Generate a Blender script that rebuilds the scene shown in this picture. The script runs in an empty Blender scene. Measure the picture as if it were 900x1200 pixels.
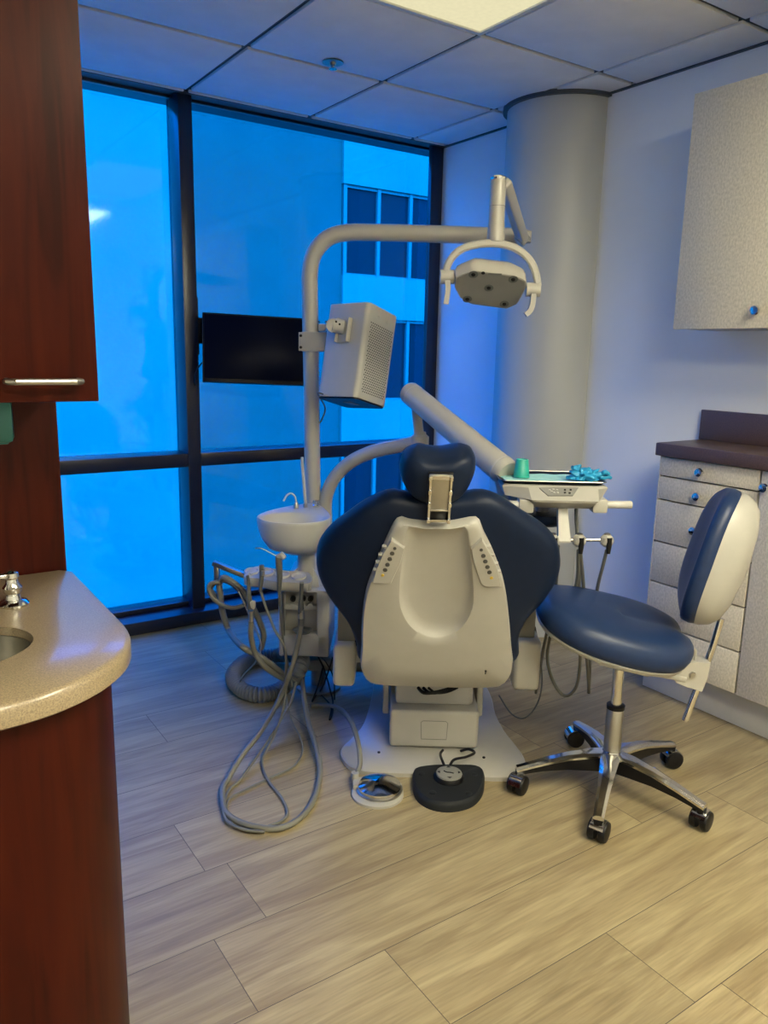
import bpy, bmesh, math, random
from mathutils import Vector as V, Matrix as M
random.seed(4)
PI = math.pi
S = bpy.context.scene
COL = S.collection
R = math.radians

# ------------------------------------------------------------------ camera
FOC, PITCH, YAW, ROLL, EYE = 908.68, .2034, -.5987, .0212, 1.33
cy, sy, cp, sp = math.cos(YAW), math.sin(YAW), math.cos(PITCH), math.sin(PITCH)
FWD = V((-sy*cp, cy*cp, -sp)); _r = V((cy, sy, 0)); _u = _r.cross(FWD)
RGT = _r*math.cos(ROLL) + _u*math.sin(ROLL); UPV = -_r*math.sin(ROLL) + _u*math.cos(ROLL)
CAM = V((0, 0, EYE))
def ray(px, py): return FWD + ((px-450)*RGT - (py-600)*UPV)/FOC
def onz(px, py, z=0.0):
    d = ray(px, py); return CAM + d*((z-EYE)/d.z)
def onplane(px, py, o, n):
    d = ray(px, py); return CAM + d*((o-CAM).dot(n)/d.dot(n))
cam_data = bpy.data.cameras.new('camera'); cam = bpy.data.objects.new('camera', cam_data); COL.objects.link(cam)
cam_data.sensor_fit = 'VERTICAL'; cam_data.sensor_height = 36; cam_data.lens = FOC*36/1200
cam_data.clip_start = .05; cam_data.clip_end = 300
rm = M((RGT, UPV, -FWD)).transposed().to_4x4(); rm.translation = CAM; cam.matrix_world = rm
S.camera = cam

# dental suite frame: E1 to the right of the chair, E2 along the chair towards the feet
A0 = R(-35)
E1 = V((math.cos(A0), math.sin(A0), 0)); E2 = V((-math.sin(A0), math.cos(A0), 0)); EZ = V((0, 0, 1))
C0 = onz(505, 911)
def loc(u, v, z): return C0 + E1*u + E2*v + EZ*z
def at(px, py, v): return onplane(px, py, C0 + E2*v, E2)
def uvz(p): d = p - C0; return (d.dot(E1), d.dot(E2), p.z)

# ------------------------------------------------------------------ mesh builder
class MB:
    def __init__(s): s.v = []; s.f = []; s.m = []
    def add(s, vs, fs, mi=0):
        b = len(s.v); s.v += [V(x) for x in vs]; s.f += [tuple(i+b for i in f) for f in fs]; s.m += [mi]*len(fs); return s
    def bm(s, bm, mat=None, mi=0):
        bm.verts.index_update()
        vs = [(mat @ v.co) if mat else v.co.copy() for v in bm.verts]
        s.add(vs, [[v.index for v in f.verts] for f in bm.faces], mi); bm.free(); return s
    def box(s, c, size, r=0, ax=None, mi=0, seg=2):
        bm = bmesh.new(); bmesh.ops.create_cube(bm, size=1)
        bmesh.ops.scale(bm, vec=size, verts=bm.verts)
        if r > 0: bmesh.ops.bevel(bm, geom=bm.edges[:], offset=min(r, min(size)*.49), segments=seg, affect='EDGES', profile=.5)
        m = M.Identity(4)
        if ax: m = M((ax[0], ax[1], ax[2])).transposed().to_4x4()
        m.translation = V(c); return s.bm(bm, m, mi)
    def b2(s, lo, hi, r=0, mi=0):
        lo, hi = V(lo), V(hi); return s.box((lo+hi)/2, hi-lo, r, None, mi)
    def rings(s, rings, cap0=True, cap1=True, mi=0, closed=True):
        b = len(s.v); n = len(rings[0])
        for r_ in rings: s.v += [V(p) for p in r_]
        for k in range(len(rings)-1):
            for i in range(n if closed else n-1):
                j = (i+1) % n
                s.f.append((b+k*n+i, b+k*n+j, b+(k+1)*n+j, b+(k+1)*n+i)); s.m.append(mi)
        if cap0: s.f.append(tuple(b+i for i in reversed(range(n)))); s.m.append(mi)
        if cap1: s.f.append(tuple(b+(len(rings)-1)*n+i for i in range(n))); s.m.append(mi)
        return s
    def tube(s, pts, r, seg=12, mi=0, smooth=0, cap=True, sq=1.0):
        pts = [V(p) for p in pts]
        if smooth: pts, r = spline(pts, r, smooth)
        n = len(pts); rr = r if isinstance(r, (list, tuple)) else [r]*n
        t = [(pts[min(i+1, n-1)]-pts[max(i-1, 0)]).normalized() for i in range(n)]
        a = t[0].orthogonal().normalized(); rg = []
        if abs(t[0].z) < .9: a = EZ.cross(t[0]).normalized()
        for i in range(n):
            a = (a - t[i]*a.dot(t[i])).normalized(); b = t[i].cross(a)
            rg.append([pts[i] + (a*math.cos(2*PI*k/seg)*sq + b*math.sin(2*PI*k/seg))*rr[i] for k in range(seg)])
        return s.rings(rg, cap, cap, mi)
    def lathe(s, prof, c=(0, 0, 0), axis=EZ, seg=32, mi=0, cap0=True, cap1=True):
        c = V(c); axis = V(axis).normalized(); a = axis.orthogonal().normalized(); b = axis.cross(a)
        return s.rings([[c + axis*h + (a*math.cos(2*PI*k/seg) + b*math.sin(2*PI*k/seg))*max(r_, 1e-5) for k in range(seg)] for r_, h in prof], cap0, cap1, mi)
    def prism(s, poly, d, mi=0):      # 3-D polygon extruded by vector d
        d = V(d); return s.rings([[V(p) for p in poly], [V(p)+d for p in poly]], True, True, mi)
    def build(s, name, mats, parent=None, ang=35, origin=None):
        me = bpy.data.meshes.new(name)
        root = parent
        while root is not None and root.parent: root = root.parent
        if root is None:
            if origin is None:
                xs = [v.x for v in s.v]; ys = [v.y for v in s.v]; zs = [v.z for v in s.v]
                origin = V(((min(xs)+max(xs))/2, (min(ys)+max(ys))/2, min(zs)))
            o0 = V(origin)
        else: o0 = root.location
        me.from_pydata([v-o0 for v in s.v], [], s.f)
        if not isinstance(mats, (list, tuple)): mats = [mats]
        for m in mats: me.materials.append(m)
        me.polygons.foreach_set('material_index', s.m)
        bm = bmesh.new(); bm.from_mesh(me); bmesh.ops.recalc_face_normals(bm, faces=bm.faces); bm.to_mesh(me); bm.free()
        me.polygons.foreach_set('use_smooth', [True]*len(me.polygons))
        try: me.set_sharp_from_angle(angle=R(ang))
        except Exception: pass
        me.update()
        o = bpy.data.objects.new(name, me); COL.objects.link(o)
        if parent is not None: o.parent = parent
        else: o.location = o0
        return o

def spline(pts, r, k):
    n = len(pts); out = []; ro = []
    rr = r if isinstance(r, (list, tuple)) else [r]*n
    for i in range(n-1):
        p0, p1, p2, p3 = pts[max(i-1, 0)], pts[i], pts[i+1], pts[min(i+2, n-1)]
        for j in range(k):
            t = j/k
            out.append(.5*((2*p1)+(p2-p0)*t+(2*p0-5*p1+4*p2-p3)*t*t+(3*p1-p0-3*p2+p3)*t**3))
            ro.append(rr[i]*(1-t)+rr[i+1]*t)
    out.append(pts[-1]); ro.append(rr[-1]); return out, ro

def thing(name, label, cat, p, group=None):
    o = bpy.data.objects.new(name, None); COL.objects.link(o); o.location = V(p); o.empty_display_size = .05
    o['label'] = label; o['category'] = cat
    if group: o['group'] = group
    return o
def tag(o, label, cat, group=None, kind=None):
    o['label'] = label; o['category'] = cat
    if group: o['group'] = group
    if kind: o['kind'] = kind
    return o
def struct(o): o['kind'] = 'structure'; return o

def polar(poly, c, n=64, ph=0):      # resample a 2-D outline by angle about c
    out = []; m = len(poly)
    for k in range(n):
        a = 2*PI*k/n+ph; d = (math.cos(a), math.sin(a)); best = 0
        for i in range(m):
            ax, ay = poly[i][0]-c[0], poly[i][1]-c[1]; bx, by = poly[(i+1) % m][0]-c[0], poly[(i+1) % m][1]-c[1]
            ex, ey = bx-ax, by-ay; den = d[0]*ey-d[1]*ex
            if abs(den) < 1e-12: continue
            t = (ax*ey-ay*ex)/den; s_ = (ax*d[1]-ay*d[0])/den
            if t > 0 and -1e-9 <= s_ <= 1+1e-9: best = max(best, t)
        out.append((c[0]+d[0]*best, c[1]+d[1]*best))
    return out
def smooth2(poly, k=4, closed=True):
    n = len(poly); out = []
    for i in range(n):
        p = [poly[(i+j) % n] for j in (-1, 0, 1, 2)]
        for j in range(k):
            t = j/k
            out.append(tuple(.5*((2*p[1][c])+(p[2][c]-p[0][c])*t+(2*p[0][c]-5*p[1][c]+4*p[2][c]-p[3][c])*t*t+(3*p[1][c]-p[0][c]-3*p[2][c]+p[3][c])*t**3) for c in (0, 1)))
    return out

# ------------------------------------------------------------------ materials
def mat(name, col, rough=.5, metal=0, var=0, vscale=20, bump=0, bscale=200, coat=0, spec=.5, stretch=None, col2=None, emit=None):
    m = bpy.data.materials.new(name); m.use_nodes = True; nt = m.node_tree; b = nt.nodes['Principled BSDF']
    b.inputs['Base Color'].default_value = (*col, 1); b.inputs['Roughness'].default_value = rough
    b.inputs['Metallic'].default_value = metal; b.inputs['Specular IOR Level'].default_value = spec
    if coat: b.inputs['Coat Weight'].default_value = coat; b.inputs['Coat Roughness'].default_value = .08
    tc = nt.nodes.new('ShaderNodeTexCoord')
    n = nt.nodes.new('ShaderNodeTexNoise'); n.inputs['Scale'].default_value = vscale; n.inputs['Detail'].default_value = 4
    mp = nt.nodes.new('ShaderNodeMapping')
    if stretch: mp.inputs['Scale'].default_value = stretch
    nt.links.new(tc.outputs['Object'], mp.inputs[0]); nt.links.new(mp.outputs[0], n.inputs['Vector'])
    cr = nt.nodes.new('ShaderNodeValToRGB'); nt.links.new(n.outputs['Fac'], cr.inputs[0])
    v = var or .03
    c2 = col2 or tuple(c*(1-v) for c in col); c1 = col if col2 else tuple(min(1, c*(1+v)) for c in col)
    cr.color_ramp.elements[0].position = .35; cr.color_ramp.elements[1].position = .65
    cr.color_ramp.elements[0].color = (*c2, 1); cr.color_ramp.elements[1].color = (*c1, 1)
    nt.links.new(cr.outputs[0], b.inputs['Base Color'])
    if bump:
        n2 = nt.nodes.new('ShaderNodeTexNoise'); n2.inputs['Scale'].default_value = bscale; n2.inputs['Detail'].default_value = 3
        nt.links.new(tc.outputs['Object'], n2.inputs['Vector'])
        bp = nt.nodes.new('ShaderNodeBump'); bp.inputs['Strength'].default_value = bump; bp.inputs['Distance'].default_value = .002
        nt.links.new(n2.outputs['Fac'], bp.inputs['Height']); nt.links.new(bp.outputs[0], b.inputs['Normal'])
    if emit:
        b.inputs['Emission Color'].default_value = (*emit[0], 1); b.inputs['Emission Strength'].default_value = emit[1]
    m['cr'] = 1; return m

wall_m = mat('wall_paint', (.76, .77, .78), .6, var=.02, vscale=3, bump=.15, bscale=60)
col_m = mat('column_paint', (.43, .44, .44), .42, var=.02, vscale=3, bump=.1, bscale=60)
tile_m = mat('ceiling_tile', (.74, .74, .74), .9, var=.03, vscale=8, bump=.4, bscale=150)
grid_m = mat('ceiling_grid', (.045, .055, .065), .5)
frame_m = mat('window_frame_metal', (.010, .013, .030), .28, 0, spec=.5)
white_m = mat('cream_plastic', (.385, .375, .345), .38, var=.02)
pale_m = mat('pale_plastic', (.46, .455, .44), .35, var=.02)
enam_m = mat('cream_enamel_metal', (.40, .385, .35), .32, var=.02, coat=.2)
greyp_m = mat('grey_plastic', (.16, .165, .155), .45)
lgrey_m = mat('light_grey_plastic', (.36, .355, .33), .42)
navy_m = mat('navy_vinyl', (.005, .012, .034), .4, var=.06, vscale=40, bump=.12, bscale=500, spec=.18)
snavy_m = mat('stool_navy_vinyl', (.012, .028, .085), .36, var=.06, vscale=40, bump=.12, bscale=500, spec=.3)
chrome_m = mat('chrome', (.72, .71, .69), .12, 1)
brush_m = mat('brushed_metal', (.42, .41, .38), .36, 1, bump=.1)
black_m = mat('black_plastic', (.006, .006, .008), .4, spec=.25)
rub_m = mat('charcoal_rubber', (.014, .016, .019), .6, spec=.2)
hose_m = mat('grey_hose', (.17, .168, .145), .45)
dhose_m = mat('dark_grey_hose', (.10, .105, .10), .45)
corr_m = mat('corrugated_hose', (.15, .16, .17), .5)
lam_m = mat('speckled_laminate', (.62, .575, .50), 0.5, vscale=170, col2=(.46, .43, .37), bump=.25, bscale=160, stretch=(1, 1, .6))
gap_m = mat('cabinet_carcass_dark', (.07, .055, .045), .6)
brown_m = mat('brown_counter', (.105, .062, .046), .42, vscale=350, col2=(.06, .035, .028))
gran_m = mat('beige_speckled_counter', (.34, .265, .165), .28, vscale=420, col2=(.20, .155, .10), coat=.3)
teal_m = mat('teal_plastic', (.02, .34, .28), .4)
dteal_m = mat('dark_teal_plastic', (.02, .16, .15), .4)
paper_m = mat('aqua_paper', (.36, .68, .66), .8, bump=.3, bscale=90)
glove_m = mat('blue_nitrile', (.015, .29, .55), .5)
btn_m = mat('dark_button', (.05, .05, .05), .4)
ybtn_m = mat('yellow_button', (.55, .38, .05), .4)
screen_m = mat('dark_screen', (.003, .005, .016), .3, spec=.03)
kick_m = mat('pale_kick_board', (.62, .61, .57), .5)
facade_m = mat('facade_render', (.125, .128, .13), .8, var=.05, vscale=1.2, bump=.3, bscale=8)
facade_shade_m = mat('facade_render_shade', (.050, .052, .054), .85, var=.07, vscale=1.5, bump=.5, bscale=12)  # darker copy of the facade render, standing in for shade
fglass_m = mat('facade_dark_glass', (.008, .012, .020), .3, spec=.05)
fbar_m = mat('facade_mullion', (.10, .105, .12), .5)
ground_m = mat('street_asphalt', (.18, .18, .19), .9, var=.15, vscale=2)
steel_m = mat('sink_steel', (.32, .31, .28), .3, 1)

def wood(name, ca, cb, cc, rough, scale=(14, 14, 1.1)):
    m = mat(name, ca, rough, spec=.12); nt = m.node_tree; b = nt.nodes['Principled BSDF']
    tc = nt.nodes.new('ShaderNodeTexCoord'); mp = nt.nodes.new('ShaderNodeMapping'); mp.inputs['Scale'].default_value = scale
    n = nt.nodes.new('ShaderNodeTexNoise'); n.inputs['Scale'].default_value = 2.2; n.inputs['Detail'].default_value = 8; n.inputs['Distortion'].default_value = 1.2
    cr = nt.nodes.new('ShaderNodeValToRGB'); e = cr.color_ramp.elements
    e[0].position = .3; e[0].color = (*cc, 1); e[1].position = .72; e[1].color = (*ca, 1); x = e.new(.5); x.color = (*cb, 1)
    nt.links.new(tc.outputs['Object'], mp.inputs[0]); nt.links.new(mp.outputs[0], n.inputs['Vector'])
    nt.links.new(n.outputs['Fac'], cr.inputs[0]); nt.links.new(cr.outputs[0], b.inputs['Base Color']); return m
cherry_m = wood('cherry_veneer', (.048, .0065, .0025), (.036, .0043, .002), (.020, .0025, .0015), .38)

# floor planks: colour varies by plank (attribute) and by grain
fl = bpy.data.materials.new('oak_plank'); fl.use_nodes = True; nt = fl.node_tree; b = nt.nodes['Principled BSDF']
L = nt.links.new
tc = nt.nodes.new('ShaderNodeTexCoord'); at_n = nt.nodes.new('ShaderNodeAttribute'); at_n.attribute_name = 'plank'
add = nt.nodes.new('ShaderNodeVectorMath'); add.operation = 'ADD'
sc = nt.nodes.new('ShaderNodeVectorMath'); sc.operation = 'SCALE'; sc.inputs['Scale'].default_value = 40
L(at_n.outputs['Color'], sc.inputs[0]); L(tc.outputs['Object'], add.inputs[0]); L(sc.outputs[0], add.inputs[1])
mp = nt.nodes.new('ShaderNodeMapping'); mp.inputs['Scale'].default_value = (1.0, 9, 1); L(add.outputs[0], mp.inputs[0])
n1 = nt.nodes.new('ShaderNodeTexNoise'); n1.inputs['Scale'].default_value = 1.6; n1.inputs['Detail'].default_value = 3; n1.inputs['Distortion'].default_value = 1.6; L(mp.outputs[0], n1.inputs['Vector'])
cr = nt.nodes.new('ShaderNodeValToRGB'); e = cr.color_ramp.elements
e[0].position = .32; e[0].color = (.225, .170, .092, 1); e[1].position = .68; e[1].color = (.345, .28, .158, 1); L(n1.outputs['Fac'], cr.inputs[0])
mp2 = nt.nodes.new('ShaderNodeMapping'); mp2.inputs['Scale'].default_value = (7, 120, 1); L(add.outputs[0], mp2.inputs[0])
n2 = nt.nodes.new('ShaderNodeTexNoise'); n2.inputs['Scale'].default_value = 1.4; n2.inputs['Detail'].default_value = 5; L(mp2.outputs[0], n2.inputs['Vector'])
mr = nt.nodes.new('ShaderNodeMapRange'); mr.inputs[1].default_value = .35; mr.inputs[2].default_value = .65; mr.inputs[3].default_value = .87; mr.inputs[4].default_value = 1.07; L(n2.outputs['Fac'], mr.inputs[0])
mx = nt.nodes.new('ShaderNodeVectorMath'); mx.operation = 'SCALE'; L(cr.outputs[0], mx.inputs[0]); L(mr.outputs[0], mx.inputs['Scale'])
sep = nt.nodes.new('ShaderNodeSeparateColor'); L(at_n.outputs['Color'], sep.inputs[0])
mr2 = nt.nodes.new('ShaderNodeMapRange'); mr2.inputs[3].default_value = .9; mr2.inputs[4].default_value = 1.1; L(sep.outputs[0], mr2.inputs[0])
mx2 = nt.nodes.new('ShaderNodeVectorMath'); mx2.operation = 'SCALE'; L(mx.outputs[0], mx2.inputs[0]); L(mr2.outputs[0], mx2.inputs['Scale'])
L(mx2.outputs[0], b.inputs['Base Color']); b.inputs['Roughness'].default_value = .42
bp = nt.nodes.new('ShaderNodeBump'); bp.inputs['Strength'].default_value = .12; bp.inputs['Distance'].default_value = .001; L(n2.outputs['Fac'], bp.inputs['Height']); L(bp.outputs[0], b.inputs['Normal'])

# neutral window glass; the blue cast of the daylight is put into its colour
gl = bpy.data.materials.new('daylight_blue_glass'); gl.use_nodes = True; nt = gl.node_tree; nt.nodes.clear()
out = nt.nodes.new('ShaderNodeOutputMaterial'); tr = nt.nodes.new('ShaderNodeBsdfTransparent'); tr.inputs[0].default_value = (.009, .44, .80, 1)
go = nt.nodes.new('ShaderNodeBsdfGlossy'); go.inputs['Roughness'].default_value = .06; go.inputs[0].default_value = (.8, .9, 1, 1)
ms = nt.nodes.new('ShaderNodeMixShader'); ms.inputs[0].default_value = .03
nt.links.new(tr.outputs[0], ms.inputs[1]); nt.links.new(go.outputs[0], ms.inputs[2]); nt.links.new(ms.outputs[0], out.inputs[0])

def lamp_mat(name, col, s):
    m = bpy.data.materials.new(name); m.use_nodes = True; nt = m.node_tree; nt.nodes.clear()
    out = nt.nodes.new('ShaderNodeOutputMaterial'); em = nt.nodes.new('ShaderNodeEmission')
    tc = nt.nodes.new('ShaderNodeTexCoord'); nz = nt.nodes.new('ShaderNodeTexNoise'); nz.inputs['Scale'].default_value = 60
    rp = nt.nodes.new('ShaderNodeMapRange'); rp.inputs[3].default_value = s*.93; rp.inputs[4].default_value = s*1.07
    em.inputs[0].default_value = (*col, 1)
    nt.links.new(tc.outputs['Object'], nz.inputs['Vector']); nt.links.new(nz.outputs['Fac'], rp.inputs[0]); nt.links.new(rp.outputs[0], em.inputs[1])
    nt.links.new(em.outputs[0], out.inputs[0]); return m
dim_m = lamp_mat('soft_lamp_lens', (1, .92, .58), .82)
bright_m = lamp_mat('bright_lamp_lens', (1, .92, .66), 34.0)

# ------------------------------------------------------------------ room shell
XL, XR, YB, YW, HC = -1.0, 2.77, -2.2, 3.56, 2.42
floor = MB(); floor.b2((XL-.1, YB-.1, -.06), (XR+.1, YW+.3, -.0012), mi=1)
cols = []
pw, y0 = .2378, 1.2468
rowoff = {0: .565, -1: .878, -2: 1.347, 3: .42}
PL = 1.22
nbase = len(floor.f)
for k in range(-18, 12):
    ya, yb = y0+k*pw, y0+(k+1)*pw
    if yb < YB-.1 or ya > YW+.25: continue
    # row k spans y0+k*pw..; seams at offset + n*PL
    off = rowoff.get(k, random.Random(k*7+3).uniform(0, PL))
    n0 = math.floor((XL-.1-off)/PL)
    x = off+n0*PL
    while x < XR+.1:
        xa, xb = max(x, XL-.1), min(x+PL, XR+.1)
        if xb-xa > .01:
            g = .0009
            p = [(xa+g, ya+g, 0), (xb-g, ya+g, 0), (xb-g, min(yb, YW+.3)-g, 0), (xa+g, min(yb, YW+.3)-g, 0)]
            floor.add(p, [(0, 1, 2, 3)])
        x += PL
fo = struct(floor.build('floor', [fl, gap_m], origin=(0, 0, 0)))
ca = fo.data.color_attributes.new('plank', 'FLOAT_COLOR', 'CORNER')
for p in fo.data.polygons:
    if p.material_index == 1: c = (.5, .5, .5, 1)
    else: c = (random.random(), random.random(), random.random(), 1)
    for li in p.loop_indices: ca.data[li].color = c

# ceiling: dark slot grid with lay-in tiles
ceil = MB(); ceil.b2((XL-.1, YB-.1, HC+.012), (XR+.1, YW+.2, HC+.08), mi=1)
gx = [2.547-.611*k for k in range(0, 7)]; gy = [2.911+.61-.61*k for k in range(0, 11)]
xe = [XR] + gx + [XL]; ye = [YW] + gy + [YB]
TROF = [(1.936-.611, 1.691, 1.936, 2.301, 'dim'), (.103, .42, .714, 1.64, 'b'), (1.325, -.75, 1.936, .47, 'b')]
def intrf(a, b_, c, d):
    for t in TROF:
        if a < t[2]-.05 and c > t[0]+.05 and b_ < t[3]-.05 and d > t[1]+.05: return True
    return False
gx = [1.936+.611*k for k in (1, 0, -1, -2, -3, -4)]; xe = [XR]+[g for g in gx if XL+.05 < g < XR]+[XL]
TROF = [(1.325, 1.081, 1.936, 2.301, 'dim'), (.103, -1.359, .714, -.139, 'b'), (1.325, -.749, 1.936, .471, 'b')]
for i in range(len(xe)-1):
    for j in range(len(ye)-1):
        a, c = xe[i+1], xe[i]; b_, d = ye[j+1], ye[j]
        if d-b_ < .02 or c-a < .02 or intrf(a, b_, c, d): continue
        g = .0115
        ceil.b2((a+g, b_+g, HC), (c-g, d-g, HC+.013), .003)
struct(ceil.build('ceiling', [tile_m, grid_m], origin=(0, 0, HC)))

w = MB(); w.b2((XR, YB-.1, 0), (XR+.1, YW+.028, HC+.1)); struct(w.build('wall_right', wall_m))
w = MB(); w.b2((XL-.1, YB-.1, 0), (XL, YW+.3, HC+.1)); struct(w.build('wall_left', wall_m))
w = MB(); w.b2((XL, YB-.1, 0), (XR, YB, HC+.1)); struct(w.build('wall_back', wall_m))
# angle moulding round the ceiling
t = MB()
t.b2((XR-.012, YB, HC-.006), (XR, YW, HC+.002)); t.b2((XL, YW-.018, HC-.003), (XR, YW, HC+.002))
struct(t.build('trim_1', grid_m))
# column: round, engaged with the right wall
CC = V((2.782, 2.697)); CR_ = .257
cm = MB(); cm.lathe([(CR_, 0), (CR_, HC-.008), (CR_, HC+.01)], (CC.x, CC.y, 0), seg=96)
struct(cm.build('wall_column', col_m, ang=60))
t = MB(); t.lathe([(CR_+.02, HC-.014), (CR_+.02, HC+.004), (CR_-.01, HC+.004), (CR_-.01, HC-.014)], (CC.x, CC.y, 0), seg=96, cap0=False, cap1=False)
t.rings([[V((CC.x+CR_*.99*math.cos(a*PI/48), CC.y+CR_*.99*math.sin(a*PI/48), HC-.014)) for a in range(96)], [V((CC.x+(CR_+.02)*math.cos(a*PI/48), CC.y+(CR_+.02)*math.sin(a*PI/48), HC-.014)) for a in range(96)]], False, False)
struct(t.build('trim_2', grid_m))

# window wall: frames, panes, sill curb
YG = 3.68
wf = MB()
wf.b2((1.293, YW, .05), (1.358, YG+.03, HC+.01), .003)                    # centre mullion
wf.b2((2.692, YW, .05), (XR, YW+.03, HC+.01), .003)                       # corner mullion
wf.b2((-.70, YW, .05), (-.63, YG+.03, HC+.01), .003)
for xa, xb in ((XL, -.70), (-.63, 1.293), (1.358, XR)): wf.b2((xa, YW+.002, .772), (min(xb, XR-.001), YG+.03, .836), .003)   # transoms
wf.b2((XL, 3.50, 0), (XR, YG+.10, .062), .004)                            # sill curb
wf.b2((XL, 3.62, .062), (XR, YG+.04, .085), .003)
wf.b2((XL, YG-.02, HC-.0), (XR, YG+.1, HC+.1)); wf.b2((2.90, YW+.0, 0), (2.93, YG+.06, HC+.1)); wf.b2((XR+.1, YW+.0, 0), (2.90, YW+.03, HC+.1)); wf.b2((XR, YW+.03, HC), (2.90, YG+.1, HC+.1)); wf.b2((XR, YW+.03, 0), (2.90, YG+.1, .062))
win = struct(wf.build('window_1', frame_m))
k = 0
for xa, xb in ((XL, -.69), (-.64, 1.30), (1.35, 2.90)):
    for za, zb in ((.08, .778), (.83, HC+.005)):
        g = MB(); g.b2((xa, YG, za), (xb, YG+.006, zb)); o = g.build('pane', gl, win)

# ------------------------------------------------------------------ outside
g = MB(); g.b2((-60, 4.5, -6.2), (70, 80, -6)); struct(g.build('ground', ground_m))
YF = 12.0
bl = thing('office_building', 'pale rendered building seen through the left window, plain wall beyond the mullion', 'building', (1, 14, -6))
m = MB(); m.b2((-14, YF, -6), (4.47, YF+5, 5.5)); m.build('wall', facade_m, bl)
m = MB(); m.b2((-14.1, YF-.08, 5.5), (4.47, YF+5, 5.75)); m.build('parapet', facade_m, bl)
# middle wall, parallel to its neighbours; its shade is put into a darker colour
bs = thing('shade_toned_building', 'plain building wall with painted shade behind the hanging screen and the tall pole', 'building', (7, 14.5, -6))
m = MB(); m.b2((4.475, YF+.06, -6), (7.215, YF+5, 5.5)); m.build('wall', facade_shade_m, bs)
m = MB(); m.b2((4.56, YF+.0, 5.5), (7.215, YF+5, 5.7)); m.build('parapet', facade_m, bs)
br = thing('banded_building', 'pale office building with bands of dark windows, beyond the right pane', 'building', (12, 14, -6))
m = MB()
rows = [(-5.2, -3.8), (-3.0, -1.56), (-1.34+.1, .05-.0), (.45, 1.91), (2.63, 4.12), (4.85, 6.3)]
rows = [(-4.6, -3.1), (-2.2+.1, -.35), (.45, 1.91), (2.63, 4.12)]
zz = -6
for za, zb in rows:
    m.b2((7.22, YF, zz), (20, YF+5, za)); m.b2((7.26, YF+.12, za), (20, YF+5, zb)); zz = zb
m.b2((7.22, YF, zz), (20, YF+5, 5.6)); m.build('wall', facade_m, br)
for za, zb in rows:
    x = 7.245; i = 0
    while x < 12.6:
        if True:
            q = MB(); q.b2((x, YF+.03, za), (x+.065, YF+.13, zb)); q.b2((x+.065, YF+.05, zb-.05), (x+.693, YF+.125, zb)); q.b2((x+.065, YF+.05, za), (x+.693, YF+.125, za+.04))
            fr = q.build('window_frame', fbar_m, br)
            q = MB(); q.b2((x+.065, YF+.09, za+.02), (x+.693, YF+.115, zb-.03)); q.build('glazing', fglass_m, fr)
        x += .693; i += 1

# ------------------------------------------------------------------ ceiling lights and sprinkler
trl = ['long ceiling light panel nearest the windows, softly lit, at the top edge', 'long ceiling light panel behind the viewer on the left', 'long ceiling light panel behind the viewer on the right']
for i, (xa, ya, xb, yb, kd) in enumerate(TROF):
    tt = thing('ceiling_light', trl[i], 'ceiling light', ((xa+xb)/2, (ya+yb)/2, HC), 'ceiling lights')
    f_ = MB(); g = .006; wd = .022
    f_.b2((xa+g, ya+g, HC-.004), (xb-g, ya+wd, HC+.05)); f_.b2((xa+g, yb-wd, HC-.004), (xb-g, yb-g, HC+.05))
    f_.b2((xa+g, ya+wd, HC-.004), (xa+wd, yb-wd, HC+.05)); f_.b2((xb-wd, ya+wd, HC-.004), (xb-g, yb-wd, HC+.05))
    f_.build('frame', mat('light_frame', (.6, .6, .56), .5) if i == 0 else bpy.data.materials['light_frame'], tt)
    l_ = MB(); l_.b2((xa+wd, ya+wd, HC+.002), (xb-wd, yb-wd, HC+.008)); l_.build('lens', dim_m if kd == 'dim' else bright_m, tt)
sx = onz(390, 72, HC)
sp_ = thing('sprinkler', 'small chrome fire sprinkler with round cup in the ceiling', 'sprinkler', sx)
m = MB(); m.lathe([(.028, 0), (.04, -.002), (.041, -.006), (.03, -.008), (.02, -.004)], sx, seg=28); m.build('escutcheon', brush_m, sp_)
m = MB(); m.lathe([(.012, -.004), (.012, -.014), (.006, -.016), (.006, -.026)], sx, seg=16); m.build('head', brush_m, sp_)
m = MB(); m.lathe([(.016, -.026), (.016, -.028)], sx, seg=16); m.build('deflector', chrome_m, sp_)

# ------------------------------------------------------------------ left side: cherry cabinets and sink counter
def poly_ring(pts, z): return [V((p[0], p[1], z)) for p in pts]
# panel
m = MB(); m.b2((XL+.002, 1.716, 0), (.345, 1.745, HC-.002), .002)
tag(m.build('back_panel', cherry_m), 'dark cherry wood panel rising behind the sink counter beside the window', 'panel')
# upper cabinet
uc = thing('upper_cabinet', 'dark cherry upper cabinet above the sink at the left edge', 'cabinet', (-.1, 1.56, 1.236))
m = MB(); m.b2((-.92, 1.422, 1.238), (.352, 1.714, 2.38), .002); m.build('body', cherry_m, uc)
for (xa, xb, hx) in ((-.28, .352, None), (-.92, -.284, 0)):
    m = MB(); m.b2((xa, 1.400, 1.236), (xb, 1.420, 2.38), .002); d = m.build('door', cherry_m, uc)
    cx = .263 if hx is None else -.83
    h = MB(); h.tube([(cx-.056, 1.402, 1.271), (cx-.056, 1.378, 1.271), (cx-.046, 1.370, 1.271), (cx+.046, 1.370, 1.271), (cx+.056, 1.378, 1.271), (cx+.056, 1.402, 1.271)], .0055, 10); h.build('handle', brush_m, d)
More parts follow.
